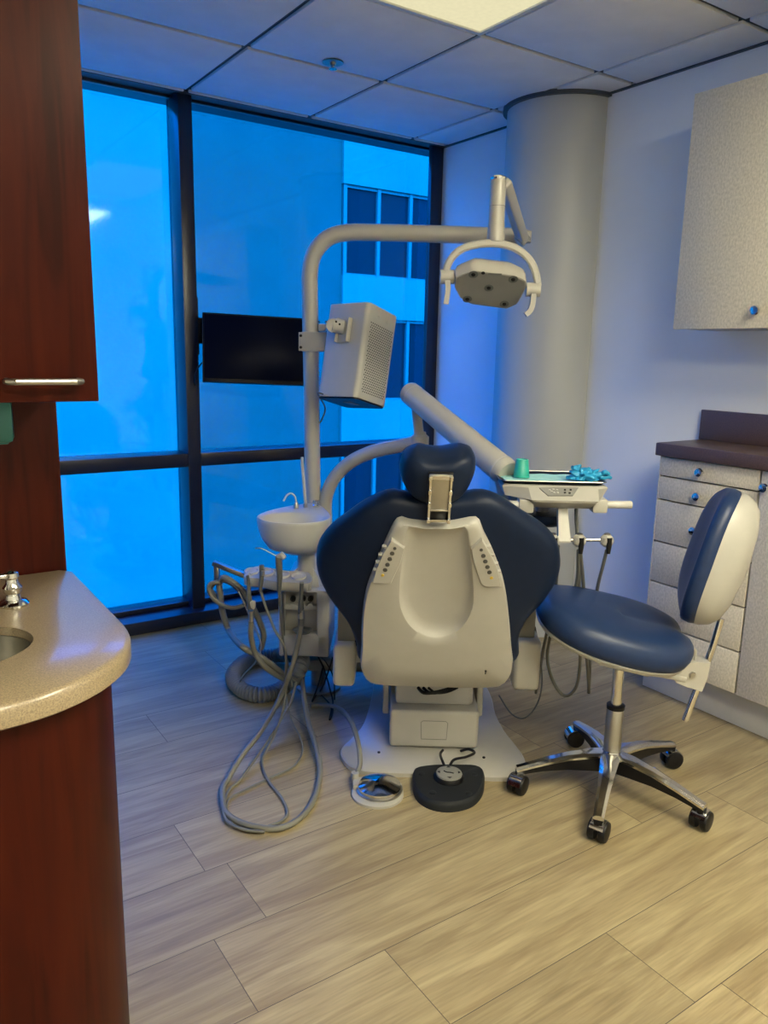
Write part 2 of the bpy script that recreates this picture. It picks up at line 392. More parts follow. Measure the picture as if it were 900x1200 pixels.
# base cabinet with curved end
def curved(xm, yf, rr, n=14):   # plan outline: right edge xm, front yf, front-right corner radius rr, left XL
    pts = [(XL+.003, 1.712), (xm, 1.712)]
    for i in range(n+1):
        a = PI/2*i/n; pts.append((xm-rr+rr*math.cos(a), yf+rr-rr*math.sin(a)))
    pts.append((XL+.003, yf)); return pts
bc = thing('sink_cabinet', 'dark red cherry base cabinet with rounded end under the sink counter', 'cabinet', (-.3, 1.4, 0))
outl = curved(.325, 1.105, .235)
m = MB(); m.rings([poly_ring(outl, 0), poly_ring(outl, .818)], True, False); m.build('body', cherry_m, bc, ang=25)
for (xa, xb) in ((-.95, -.45), (-.44, .04)):
    m = MB(); m.b2((xa, 1.088, .1), (xb, 1.104, .79), .003); d = m.build('door', cherry_m, bc)
    h = MB(); h.tube([(xb-.05, 1.09, .6), (xb-.05, 1.065, .6), (xb-.05, 1.065, .72), (xb-.05, 1.09, .72)], .0055, 10); h.build('handle', brush_m, d)
# counter with sink hole
SC = (.03, 1.322); NS = 96
top_o = [(-.995, 1.072)] + [(-.995, 1.713), (.353, 1.713), (.353, 1.31)]
for i in range(1, 15):
    a = PI/2*i/14; top_o.append((.353-.24+.24*math.cos(a), 1.31-.24*math.sin(a)))
outer = polar(top_o, SC, NS)
def inset(ring, c, d):
    out_ = []
    for i in range(len(ring)):
        p, q = ring[i-1], ring[(i+1) % len(ring)]; tx, ty = q[0]-p[0], q[1]-p[1]; l_ = math.hypot(tx, ty) or 1
        out_.append((ring[i][0]-ty/l_*d, ring[i][1]+tx/l_*d))
    return out_
hole = [(SC[0]+.176*math.cos(2*PI*k/NS), SC[1]+.118*math.sin(2*PI*k/NS)) for k in range(NS)]
ct = thing('sink_counter', 'beige speckled countertop with rounded end and oval sink, left foreground', 'countertop', (-.3, 1.4, .82))
rg = [poly_ring(hole, .822), poly_ring(inset(outer, SC, .006), .822), poly_ring(outer, .826), poly_ring(outer, .848), poly_ring(inset(outer, SC, .003), .856), poly_ring(inset(outer, SC, .010), .86), poly_ring(hole, .86), poly_ring(hole, .822)]
m = MB(); m.rings(rg, False, False); m.build('slab', gran_m, ct, ang=50)
sk = MB(); el = lambda a, z: [V((SC[0]+.176*a*math.cos(2*PI*k/NS), SC[1]+.118*a*math.sin(2*PI*k/NS), z)) for k in range(NS)]
sk.rings([el(1.0, .8205), el(1.0, .845), el(.985, .845), el(.97, .82), el(.9, .76), el(.7, .735), el(.15, .728)], False, True)
sk.build('sink_bowl', steel_m, ct, ang=60)
fp = onz(16, 709, .86)
fa = thing('faucet', 'chrome sink faucet with lever handles on the speckled counter', 'faucet', (fp.x-.09, fp.y+.01, .86))
for dx, nm in ((0, 'handle'), (-.2, 'handle')):
    q = V((fp.x+dx, fp.y, .86)); m = MB()
    m.lathe([(.026, 0), (.027, .004), (.022, .009), (.014, .012), (.012, .02), (.016, .026), (.017, .034), (.011, .042), (.010, .05), (.0125, .054), (.012, .062), (.006, .066)], q, seg=24)
    m.build('valve', chrome_m, fa)
    m = MB(); m.tube([q+V((.008, 0, .056)), q+V((-.02, -.004, .058)), q+V((-.06, -.012, .056))], [.0062, .0055, .0075], 12); m.build(nm, chrome_m, fa)
q = V((fp.x-.1, fp.y+.02, .86)); m = MB(); m.lathe([(.026, 0), (.026, .005), (.016, .012), (.013, .03)], q, seg=24)
m.tube([q+V((0, 0, .02)), q+V((0, 0, .14)), q+V((0, -.03, .18)), q+V((0, -.09, .185)), q+V((0, -.12, .15))], .011, 14, smooth=5); m.build('spout', chrome_m, fa)
# teal dispenser under the upper cabinet
qa = onplane(13, 480, V((0, 1.66, 0)), V((0, 1, 0)))
dp = thing('glove_dispenser', 'dark teal dispenser box hanging under the cherry upper cabinet', 'dispenser', (qa.x-.06, 1.66, 1.16))
m = MB(); m.box((qa.x-.065, 1.675, 1.189), (.13, .081, .094), .012); m.build('body', dteal_m, dp)
m = MB(); m.box((qa.x-.065, 1.672, 1.146), (.11, .06, .012), .004); m.build('lip', dteal_m, dp)

# ------------------------------------------------------------------ right side cabinets
XF = 2.505     # door fronts
YE = 1.823     # far end of the units
def knob(m, p):
    m.lathe([(.006, 0), (.006, .012), (.013, .016), (.0165, .022), (.014, .029), (.004, .031)], p, axis=(-1, 0, 0), seg=20)
uc2 = thing('wall_cabinet', 'pale speckled wall cabinet on the right wall above the drawers', 'cabinet', (2.64, 1.3, .1))
ztop = 2.225; zb = 1.435
m = MB(); m.b2((XF+.02, .35, zb), (XR-.002, YE, ztop), .002); m.build('body', lam_m, uc2)
for (ya, yb, ky) in ((1.447, YE, 1.50), (1.068, 1.443, 1.39), (.35, 1.064, .43)):
    m = MB(); m.b2((XF, ya, zb-.002), (XF+.0185, yb, ztop), .002); d = m.build('door', lam_m, uc2)
    m = MB(); knob(m, V((XF, ky, 1.49))); m.build('knob', chrome_m, d)
lc = thing('drawer_cabinet', 'pale speckled base cabinet with six drawers under the brown counter', 'cabinet', (2.64, 1.6, 0))
m = MB(); m.b2((XF+.02, 1.422, .155), (XR-.002, YE, .968), .002); m.build('body', gap_m, lc)
m = MB(); m.b2((XF+.001, YE-.003, .155), (XR-.002, YE+.002, .968)); m.build('side_panel', lam_m, lc)
zs = [.968, .893, .803, .640, .480, .315, .157]
for i in range(6):
    m = MB(); m.b2((XF, 1.429, zs[i+1]+.003), (XF+.019, YE-.004, zs[i]-.003), .0015); d = m.build('drawer', lam_m, lc)
    kz = [.930, .842, .715, .551, .391, .23][i]
    m = MB(); knob(m, V((XF, 1.642, kz))); m.build('knob', chrome_m, d)
dc = thing('door_cabinet', 'pale speckled base cabinet with doors to the right of the drawers', 'cabinet', (2.64, 1.0, 0))
m = MB(); m.b2((XF+.02, .35, .155), (XR-.002, 1.419, .968), .002); m.build('body', gap_m, dc)
for (ya, yb, ky) in ((.995, 1.421, 1.397), (.565, .989, .60), (.35, .56, .53)):
    m = MB(); m.b2((XF, ya, .158), (XF+.019, yb, .965), .0015); d = m.build('door', lam_m, dc)
    m = MB(); knob(m, V((XF, ky, .912))); m.build('knob', chrome_m, d)
bt = thing('brown_counter', 'brown laminate countertop with upstand on the right wall', 'countertop', (2.64, 1.1, .968))
m = MB(); m.b2((XF-.02, .35, .970), (XR-.002, 1.836, 1.018), .004); m.build('slab', brown_m, bt)
m = MB(); m.b2((XR-.021, .35, 1.0185), (XR-.0022, 1.836, 1.135), .002); m.build('upstand', brown_m, bt)
m = MB(); m.b2((2.594, .35, 0), (XR-.001, 1.875, .154), .002); struct(m.build('baseboard_right', kick_m))

# ------------------------------------------------------------------ hanging screen on the mullion
def eul(rx, ry, rz):
    return M.Rotation(rz, 3, 'Z') @ M.Rotation(ry, 3, 'Y') @ M.Rotation(rx, 3, 'X')
tvR = eul(R(-11.6), R(1.6), R(-19)); ax = tvR.col
ax = [V(ax[0]), V(ax[1]), V(ax[2])]
tc_ = CAM + ray(298.5, 409.5)*3.60
def tvp(x, y, z): return tc_ + ax[0]*x + ax[1]*y + ax[2]*z
tv = thing('hanging_screen', 'black flat screen on a bracket on the window mullion', 'screen', tvp(0, 0, -.16))
W2, H2 = .472, .318
m = MB(); m.box(tvp(0, .012, 0), (W2, .03, H2), .004, ax); m.build('casing', black_m, tv)
m = MB(); m.box(tvp(0, -.0045, .004), (W2-.016, .003, H2-.026), .001, ax); m.build('screen', screen_m, tv)
m = MB(); m.box(tvp(0, .035, 0), (.12, .02, .12), .004, ax)
m.build('mount_plate', black_m, tv)
m = MB(); m.b2((1.359, 3.566, 1.30), (1.364, 3.64, 1.56)); m.b2((1.359, 3.57, 1.35), (1.44, 3.585, 1.47), .003)
pz = tvp(0, .05, 0)
m.tube([V((1.42, 3.578, 1.41)), V((1.50, 3.565, 1.39)), pz], .012, 10); m.build('bracket_arm', black_m, tv)
m = MB(); m.tube([tvp(-.16, .03, -.07), tvp(-.22, .05, -.05), tvp(-.27, .07, -.12), V((1.362, 3.60, 1.12))], .003, 8, smooth=6); m.build('cable', black_m, tv)

# ------------------------------------------------------------------ dental chair
BS = 2.47
def L3(u, v, z): return loc(u, v, z)
ch = thing('dental_chair', 'navy and cream dental patient chair seen from behind, centre of the room', 'dental chair', loc(0, .4, 0))
# base plate
def zl(px, py, z=0): p = onz(px, py, z); q = uvz(p); return (q[0], q[1])
fpts = [(399, 884), (404, 897), (417, 906), (445, 910), (505, 912), (560, 915), (600, 915), (614, 905), (614, 893), (604, 878), (590, 860), (580, 840), (573, 815)]
pl = [zl(a, b_) for a, b_ in fpts] + [(.20, 1.05), (.12, 1.16), (-.12, 1.16), (-.20, 1.05)] + [zl(a, b_) for a, b_ in [(437, 810), (432, 835), (424, 856), (410, 872)]]
pl = smooth2(pl, 4)
def r3(poly, z, s=1.0, c=(0, .5)): return [loc(c[0]+(p[0]-c[0])*s, c[1]+(p[1]-c[1])*s, z) for p in poly]
m = MB(); m.rings([r3(pl, 0.0), r3(pl, .014), r3(pl, .018, .985)], True, True); m.build('base_plate', enam_m, ch)
m = MB()
for (px, py) in ((444, 882), (567, 888)): m.lathe([(.005, 0), (.005, .003), (.002, .004)], onz(px, py, .018), seg=12)
m.build('floor_bolt', black_m, ch)
# lift housing
VB = .14
a = uvz(at(457, 832, VB)); b_ = uvz(at(560, 878, VB)); c_ = uvz(at(460, 806, VB+.03)); d_ = uvz(at(558, 832, VB+.03))
m = MB(); m.box(loc((a[0]+b_[0])/2, VB+.24, (a[2]+b_[2])/2), (b_[0]-a[0], .48, a[2]-b_[2]), .012, (E1, E2, EZ), seg=3); lh = m.build('lift_cover', enam_m, ch)
m = MB(); cx = (a[0]+b_[0])/2; cz = (a[2]+b_[2])/2-.003
fr = [(-.042, -.032), (.042, -.032), (.045, .028), (.038, .034), (-.038, .034), (-.045, .028)]
m.tube([loc(cx+p[0], VB-.0003, cz+p[1]) for p in fr+[fr[0]]], .0012, 6); m.build('access_panel', greyp_m, lh)
m = MB(); m.box(loc((c_[0]+d_[0])/2, VB+.27, a[2]+.06), (d_[0]-c_[0]-.02, .44, .125), .012, (E1, E2, EZ)); m.build('lift_bellows', pale_m, ch)
m = MB()
for s_ in (-1, 1): m.box(loc(cx+s_*.165, VB+.28, .2), (.022, .3, .24), .006, (E1, E2, EZ))
m.build('lift_link', enam_m, ch)
m = MB(); q0 = at(505, 818, VB-.01)
for k in range(3): m.tube([at(490+k*6, 806, VB+.02), at(497+k*7, 812, VB-.005), at(512+k*6, 811, VB-.005), at(530+k*3, 806, VB+.03)], .006-.001*k, 8, smooth=5)
m.build('wiring', black_m, ch)
# column under the seat
m = MB(); m.box(loc(0, .62, .24), (.26, .34, .30), .03, (E1, E2, EZ), seg=3); m.build('pedestal', enam_m, ch)
# seat and leg rest (mostly behind the backrest)
seat_o = [(-.25, .10), (.25, .10), (.27, .3), (.26, .55), (.22, .62), (-.22, .62), (-.26, .55), (-.27, .3)]
so = polar(smooth2(seat_o, 3), (0, .36), 48)
m = MB(); m.rings([r3(so, .385, .93, (0, .36)), r3(so, .40, 1, (0, .36)), r3(so, .46, 1.0, (0, .36)), r3(so, .485, .93, (0, .36)), r3(so, .492, .75, (0, .36)), r3(so, .485, .3, (0, .36))]); m.build('seat', navy_m, ch, ang=60)
lo = polar(smooth2([(-.22, .64), (.22, .64), (.2, 1.2), (.15, 1.30), (-.15, 1.30), (-.2, 1.2)], 3), (0, .95), 48)
rl = lambda s_, dz: [loc(p[0]*s_, .95+(p[1]-.95)*s_, .455-(p[1]-.64)*.12+dz) for p in lo]
m = MB(); m.rings([rl(.94, -.04), rl(1, -.03), rl(1, .015), rl(.94, .03), rl(.6, .034)]); m.build('leg_rest', navy_m, ch, ang=60)
m = MB(); m.box(loc(0, .55, .365), (.36, .8, .035), .01, (E1, E2, EZ)); m.build('seat_frame', enam_m, ch)

# tilted backrest frame
TH = R(21)
BU = (EZ*math.cos(TH) - E2*math.sin(TH)); BN = -(E2*math.cos(TH) + EZ*math.sin(TH))
B0 = at(513, 805, -.02)
def bp2(px, py, off=0):       # pixel of the reference -> (a, b) on the plane 'off' in front of the backrest plane
    d = onplane(px, py, B0+BN*off, BN) - (B0+BN*off); return (d.dot(E1), d.dot(BU))
def bl3(a_, b__, n_): return B0 + E1*a_ + BU*b__ + BN*n_
Z2 = lambda x, y: (360+x/2.903, 520+y/2.903)
up = [(345, 180), (300, 172), (255, 178), (185, 215), (130, 258), (70, 310), (35, 365), (25, 425), (40, 485), (75, 540), (120, 590), (150, 640), (168, 690), (178, 735), (300, 760), (440, 765), (590, 760), (712, 735), (720, 665), (737, 615), (765, 578), (810, 535), (850, 480), (867, 430), (862, 370), (835, 320), (790, 280), (730, 240), (680, 205), (625, 178), (580, 172), (545, 178), (450, 182)]
upo = [bp2(*Z2(*p), 0) for p in up]; uc_ = (0, .30)
upr = polar(smooth2(upo, 3), uc_, 120)
def wrap(a_, b__): return -.55*max(0, abs(a_)-.14)**2 * 1.2
def bring(poly, s_, n_, c=uc_): return [bl3(c[0]+(p[0]-c[0])*s_, c[1]+(p[1]-c[1])*s_, n_+wrap((p[0]-c[0])*s_, 0)) for p in poly]
m = MB(); m.rings([bring(upr, s_, n_) for s_, n_ in ((.15, -.070), (.6, -.078), (.86, -.072), (.95, -.058), (.985, -.04), (1, -.018), (.995, .002), (.975, .016), (.94, .024), (.85, .028), (.6, .03), (.2, .03))])
m.build('backrest_cushion', navy_m, ch, ang=70)
# cream shell
sh = [(320, 262), (345, 270), (400, 276), (445, 277), (490, 276), (540, 267), (572, 262), (588, 272), (600, 305), (625, 355), (648, 410), (667, 465), (680, 530), (690, 620), (696, 700), (702, 745), (695, 785), (675, 818), (640, 834), (540, 836), (440, 833), (340, 830), (240, 825), (205, 812), (186, 785), (180, 745), (184, 700), (184, 640), (190, 560), (205, 490), (228, 430), (255, 365), (282, 305), (300, 272)]
sho = [bp2(*Z2(*p), .05) for p in sh]
rc = [(345, 284), (395, 290), (440, 291), (500, 290), (540, 284), (548, 320), (558, 400), (566, 500), (562, 560), (535, 615), (490, 652), (440, 664), (390, 652), (345, 615), (318, 560), (313, 500), (322, 400), (334, 320)]
rco = [bp2(*Z2(*p), .06) for p in rc]
scn = bp2(*Z2(440, 520), .05)
NN = 128
ro = polar(smooth2(sho, 3), scn, NN); ri = polar(smooth2(rco, 3), scn, NN)
def lerp2(A, B, t): return [(x[0]*(1-t)+y[0]*t, x[1]*(1-t)+y[1]*t) for x, y in zip(A, B)]
def sr(poly, n_, s_=1): return [bl3(scn[0]+(p[0]-scn[0])*s_, scn[1]+(p[1]-scn[1])*s_, n_) for p in poly]
m = MB()
m.rings([sr(ro, -.01, .97), sr(ro, .0), sr(ro, .036), sr(ro, .046, .992), sr(ro, .052, .975), sr(lerp2(ro, ri, .4), .056), sr(lerp2(ro, ri, .85), .060), sr(ri, .059), sr(ri, .055, .975), sr(ri, .047, .93), sr(ri, .039, .86), sr(ri, .034, .72), sr(ri, .033, .4), sr(ri, .033, .1)])
shell = m.build('backrest_shell', white_m, ch, ang=50)
# lower crease ridge of the shell
# keyhole
m = MB(); k0 = bp2(569, 787, .055); m.lathe([(.003, 0), (.003, .003)], bl3(k0[0], k0[1]+.003, .0545), BN, 12)
m.box(bl3(k0[0], k0[1]-.004, .0555), (.003, .010, .003), 0, (E1, BU, BN)); m.build('keyhole', black_m, shell)
for side in (0, 1):
    pp = [(287, 322), (332, 350), (318, 400), (284, 474), (222, 470), (234, 425), (258, 370)] if side == 0 else [(594, 322), (557, 352), (566, 400), (592, 474), (606, 483), (660, 484), (648, 425), (622, 370)]
    po = [bp2(*Z2(*p), .06) for p in pp]; c2 = (sum(p[0] for p in po)/len(po), sum(p[1] for p in po)/len(po))
    pr = lambda n_, s_: [bl3(c2[0]+(p[0]-c2[0])*s_, c2[1]+(p[1]-c2[1])*s_, n_) for p in po]
    m = MB(); m.rings([pr(.05, 1.0), pr(.064, 1.0), pr(.067, .95)])
    ridge = [(262, 352), (250, 378), (240, 404), (232, 430)] if side == 0 else [(617, 352), (630, 380), (643, 410), (652, 436)]
    for q in ridge:
        p = bp2(*Z2(*q), .062); m.box(bl3(p[0], p[1], .058), (.012, .006, .012), .002, (E1, BU, BN))
    cp_ = m.build('control_pad', white_m, shell)
    bs_ = [(298, 356), (289, 373), (281, 392), (273, 411), (265, 429), (257, 447)] if side == 0 else [(592, 361), (599, 381), (606, 400), (613, 419), (620, 437), (627, 456)]
    for k, q in enumerate(bs_):
        p = bp2(*Z2(*q), .067); m = MB(); rr_ = .0062 if 0 < k < 5 else .0045
        m.lathe([(rr_, 0), (rr_, .0022), (rr_*.7, .003)], bl3(p[0], p[1], .0664), BN, 16); m.build('button', ybtn_m if k == 5 else btn_m, cp_)
# headrest
HP = .055
hr = [(355, 50), (330, 62), (316, 85), (314, 120), (325, 150), (345, 180), (385, 205), (440, 214), (500, 205), (535, 185), (560, 150), (574, 115), (578, 85), (566, 58), (535, 46), (500, 50), (455, 56), (410, 54), (375, 47)]
ho = [bp2(*Z2(*p), .03) for p in hr]; hc = bp2(*Z2(445, 125), .03); hR = polar(smooth2(ho, 3), hc, 72)
hb = lambda s_, n_: [bl3(hc[0]+(p[0]-hc[0])*s_, hc[1]+(p[1]-hc[1])*s_, n_ - .9*((p[0]-hc[0])*s_)**2) for p in hR]
m = MB(); m.rings([hb(.15, -.075), hb(.6, -.078), hb(.85, -.066), hb(.96, -.045), hb(1, -.015), hb(.98, .012), hb(.92, .030), hb(.8, .042), hb(.55, .05), hb(.2, .052)]); m.build('headrest', navy_m, ch, ang=75)
hbk = MB()
p0 = bp2(*Z2(415, 110), .07); p1 = bp2(*Z2(486, 270), .07); cxh = (p0[0]+p1[0])/2; wh = (p1[0]-p0[0]); zt, zb_ = p0[1], p1[1]
for s_ in (-1, 1):
    hbk.box(bl3(cxh+s_*(wh/2-.004), (zt+zb_)/2, .064), (.007, zt-zb_, .012), .002, (E1, BU, BN))
    for f_ in (.04, .4, .66, .96): hbk.box(bl3(cxh+s_*(wh/2-.004), zb_+(zt-zb_)*f_, .066), (.0095, .012, .017), .002, (E1, BU, BN))
hbk.box(bl3(cxh, zt-.005, .062), (wh, .012, .016), .002, (E1, BU, BN)); hbk.box(bl3(cxh, zb_+.004, .062), (wh, .008, .014), .002, (E1, BU, BN)); hbk.box(bl3(cxh, zb_+.034, .062), (wh-.01, .004, .008), .001, (E1, BU, BN))
hk = hbk.build('headrest_bracket', chrome_m, ch)
m = MB(); m.box(bl3(cxh, zb_+(zt-zb_)*.58, .060), (wh-.016, (zt-zb_)*.72, .008), .001, (E1, BU, BN)); m.build('slide_plate', brush_m, hk)
m = MB(); m.box(bl3(cxh, (zt+zb_)/2, .054), (wh+.002, (zt-zb_)+.006, .008), .002, (E1, BU, BN)); m.build('backing', black_m, hk)
# arm hinges at both sides
for (x0, x1, xi, yt, yb_, yg) in ((390, 415.5, 414, 755, 806, 716), (604, 632, 604, 751, 811, 720)):
    v0 = .06; a = uvz(at(x0, yt, v0)); b_ = uvz(at(x1, yb_, v0)); u0, u1 = a[0], b_[0]
    m = MB(); m.box(loc((u0+u1)/2, v0+.14, (a[2]+b_[2])/2), (u1-u0, .28, a[2]-b_[2]), .016, (E1, E2, EZ), seg=4); ah = m.build('arm_hinge', white_m, ch)
    zt_ = uvz(at(x0, yg, v0))[2]; inn = 1 if x0 < 500 else -1
    uc3 = (u0+u1)/2+inn*.006
    ol = [(-.028, 0), (.028, 0), (.028, zt_-a[2]), (.010 if inn < 0 else .0, zt_-a[2]+.012), (-.010, zt_-a[2]-.012), (-.028, (zt_-a[2])*.5)] if inn < 0 else [(-.028, 0), (.028, 0), (.028, (zt_-a[2])), (-.028, zt_-a[2])]
    m = MB(); m.prism([loc(uc3+p[0], v0+.03, a[2]+.001+p[1]) for p in ol], E2*.2); m.build('arm_post', greyp_m, ch)
    m = MB(); ui = (u1 if inn > 0 else u0)+inn*.012
    m.tube([loc(ui-inn*.03, v0+.1, (a[2]+b_[2])/2+.01), loc(ui+inn*.05, v0+.1, (a[2]+b_[2])/2+.01)], .035, 20); m.build('pivot', lgrey_m, ch)
    m = MB(); m.box(loc(uc3, v0+.30, zt_+.03), (.055, .34, .035), .014, (E1, E2, EZ), seg=3); m.build('armrest', navy_m, ch)

# ------------------------------------------------------------------ dental unit (cuspidor tower)
VU = .50
un = thing('cuspidor_unit', 'cream cuspidor tower with spittoon bowl and assistant tray beside the chair', 'dental unit', at(357, 771, VU))
def U(px, py, v=VU): return at(px, py, v)
# body
Z3 = lambda x, y: (230+x/4.5, 560+y/4.5)
a = uvz(U(*Z3(432, 592))); b_ = uvz(U(*Z3(700, 948)))
m = MB()
bw = b_[0]-a[0]; bcx = (a[0]+b_[0])/2
# front with recess: built as frame pieces around the niche
na = uvz(U(*Z3(464, 602))); nb = uvz(U(*Z3(634, 826)))
m.box(loc(bcx, VU+.16, (a[2]+b_[2])/2), (bw, .24, a[2]-b_[2]), .014, (E1, E2, EZ), seg=3)
m.b2
def ubox(u0, u1, z0, z1, v0, v1, r=.008): m.box(loc((u0+u1)/2, (v0+v1)/2, (z0+z1)/2), (u1-u0, v1-v0, z1-z0), r, (E1, E2, EZ), seg=3)
ubox(a[0], na[0], b_[2], a[2], VU, VU+.06); ubox(nb[0], b_[0], b_[2], a[2], VU, VU+.06); ubox(a[0], b_[0], b_[2], nb[2], VU, VU+.06, .012); ubox(a[0], b_[0], na[2], a[2]+.001, VU, VU+.06, .004)
body = m.build('tower', pale_m, un)
m = MB(); m.box(loc((na[0]+nb[0])/2, VU+.0405, (na[2]+nb[2])/2), (nb[0]-na[0], .006, na[2]-nb[2]), .001, (E1, E2, EZ))
zc = na[2]-(na[2]-nb[2])*.40
m.box(loc((na[0]+nb[0])/2, VU+.03, zc), (nb[0]-na[0], .035, .02), .004, (E1, E2, EZ)); m.build('niche', lgrey_m, body)
for (x, y) in ((512, 635), (566, 632), (604, 634)):
    q = U(*Z3(x, y), VU+.03); m = MB(); m.lathe([(.0105, 0), (.0105, .012), (.0075, .012), (.007, .004)], q, -E2, 16); m.build('port', black_m, body)
    m = MB(); m.tube([q-EZ*.026+E2*.0, q-EZ*.026-E2*.018], .010, 14); m.build('valve_knob', lgrey_m, body)
q = U(*Z3(560, 800), VU+.005); m = MB()
m.tube([q + E1*.033*math.cos(t_*PI/12) + E2*.02*math.sin(t_*PI/12) for t_ in range(25)], .005, 8); m.lathe([(.03, -.01), (.03, -.004)], q, seg=24); m.build('bottle_ring', greyp_m, body)
m = MB(); m.tube([U(*Z3(455, 600), VU-.005), U(*Z3(462, 830), VU-.005)], .005, 8); m.build('edge_tube', dhose_m, body)
# upper housing (sloped cover right of the tray)
hp = [Z3(540, 470), Z3(610, 465), Z3(640, 520), Z3(650, 592), Z3(470, 592), Z3(480, 520)]
m = MB(); m.prism([U(*p, VU+.05) for p in hp], E2*.2); m.build('upper_housing', pale_m, un)
m = MB(); nk = U(*Z3(580, 470), VU+.07); m.lathe([(.036, -.03), (.034, .0), (.033, .05), (.05, .075)], nk, seg=32); m.build('neck', lgrey_m, un)
# bowl: egg-shaped plan lofted from a round foot
bz = uvz(U(*Z3(520, 250), VU-.10))
zr = bz[2]-.0
bcu = uvz(U(*Z3(518, 300), VU+.10)); bu0 = uvz(U(*Z3(322, 300), VU+.02))[0]; bu1 = uvz(U(*Z3(708, 300), VU+.02))[0]
cu = (bu0+bu1)/2; rr = (bu1-bu0)/2
plan = []
for k in range(64):
    t_ = 2*PI*k/64; x, y = math.cos(t_), math.sin(t_)
    if y <= 0: plan.append((x*rr, y*rr*.92))
    else: plan.append((x*rr*(1-.45*y**1.5) + .040*y*y, y*rr*1.95))
def pr_(s_, z, du=0, dv=0): return [loc(cu+p[0]*s_+du, VU+.02+p[1]*s_+dv, z) for p in plan]
foot = lambda s_, z: [loc(cu+.02+math.cos(2*PI*k/64)*s_, VU+.07+math.sin(2*PI*k/64)*s_, z) for k in range(64)]
m = MB(); rg = [foot(.064, zr-.138), foot(.076, zr-.130), pr_(.74, zr-.108, .006), pr_(.90, zr-.072, .002), pr_(.975, zr-.035), pr_(1.0, zr-.004), pr_(1.0, zr+.002), pr_(.985, zr+.006), pr_(.955, zr+.006)]
inn = []
for s_, z in ((.90, -.004), (.82, -.035), (.62, -.065), (.3, -.08), (.1, -.083)):
    inn.append([loc(cu+math.cos(2*PI*k/64)*rr*s_*.98, VU+.02-.008+math.sin(2*PI*k/64)*rr*s_*.85, zr+z) for k in range(64)])
deck = [loc(cu+math.cos(2*PI*k/64)*rr*.93, VU+.02-.008+math.sin(2*PI*k/64)*rr*.86, zr+.002) for k in range(64)]
m.rings(rg+[deck]+inn, True, True); m.build('spittoon_bowl', pale_m, un, ang=50)
# taps on the deck
def dk(px, py, z): return onz(px, py, z)
q = dk(*Z3(527, 160), zr+.006); m = MB(); m.lathe([(.011, 0), (.010, .012), (.007, .022), (.004, .026)], q, seg=16); fl_ = m.build('rinse_base', brush_m, un)
m = MB(); m.tube([q+EZ*.02, q+EZ*.045-E1*.004, q+EZ*.058-E1*.02, q+EZ*.05-E1*.036-E2*.01, q+EZ*.03-E1*.046-E2*.02], .0035, 8, smooth=5); m.build('rinse_tube', pale_m, un)
q = dk(*Z3(632, 152), zr+.006); m = MB(); m.lathe([(.014, 0), (.015, .006), (.011, .01), (.013, .018), (.012, .026)], q, seg=20); m.build('cup_filler', chrome_m, un)
q = at(*Z3(576, 98), VU+.20); q.z = zr+.006; m = MB(); m.lathe([(.009, 0), (.009, .014), (.006, .018)], q, seg=16); m.build('filler_base', brush_m, un)
m = MB(); tp_ = at(354, 537, uvz(q)[1]); m.tube([q+EZ*.015, tp_-EZ*.012, tp_, tp_+EZ*.004], .0062, 10); m.build('filler_tube', pale_m, un)
# assistant tray
tz = uvz(U(*Z3(430, 500), VU-.06))[2]
tp = [Z3(250, 522), Z3(275, 485), Z3(320, 464), Z3(380, 472), Z3(470, 488), Z3(598, 500), Z3(604, 556), Z3(500, 552), Z3(420, 548), Z3(330, 530)]
pts = [uvz(onz(*p, tz+.012)) for p in tp]; po = polar(smooth2([(p[0], p[1]) for p in pts], 3), (sum(p[0] for p in pts)/10, sum(p[1] for p in pts)/10), 60)
cc = (sum(p[0] for p in pts)/10, sum(p[1] for p in pts)/10)
tr_ = lambda s_, z: [loc(cc[0]+(p[0]-cc[0])*s_, cc[1]+(p[1]-cc[1])*s_, z) for p in po]
m = MB(); m.rings([tr_(.9, tz-.022), tr_(.98, tz-.016), tr_(1, tz+.006), tr_(.98, tz+.012), tr_(.9, tz+.012), tr_(.84, tz+.004), tr_(.5, tz+.003)]); asst = m.build('assistant_tray', white_m, un, ang=50)
for (x, y) in ((292, 492), (372, 500), (455, 510), (540, 520)):
    q = onz(*Z3(x, y), tz+.0065); m = MB(); m.rings([[q+E1*a_*math.cos(2*PI*k/24)+E2*b_*math.sin(2*PI*k/24)+EZ*h_ for k in range(24)] for a_, b_, h_ in ((.026, .040, -.004), (.026, .040, .004), (.023, .037, .0045), (.019, .031, -.001))], True, True); m.build('holder_well', pale_m, asst)
# assistant arm
aL = U(254, 661, VU-.02); aR = U(287, 674, VU-.02)
m = MB(); d_ = (aR-aL).normalized(); sd = d_.cross(E2).normalized()
m.box((aL+aR)/2+E2*.0, ((aR-aL).length+.03, .03, .018), .003, (d_, sd.cross(d_), sd)); arm_ = m.build('assistant_arm', brush_m, un)
m = MB(); m.box(aL-EZ*.03, (.018, .03, .07), .003, (E1, E2, EZ)); m.build('hanger', brush_m, arm_)
# support from the chair to the unit, and post under the tower
m = MB(); m.box(loc(uvz(U(357, 771))[0]+.2, VU+.16, .115), (.5, .12, .05), .01, (E1, E2, EZ)); m.build('support_arm', greyp_m, un)
m = MB(); m.tube([loc(bcx+.04, VU+.16, .0), loc(bcx+.04, VU+.16, b_[2]+.02)], .03, 16); m.lathe([(.09, 0), (.09, .01), (.05, .016)], loc(bcx+.04, VU+.16, 0)); m.build('support_post', greyp_m, un)

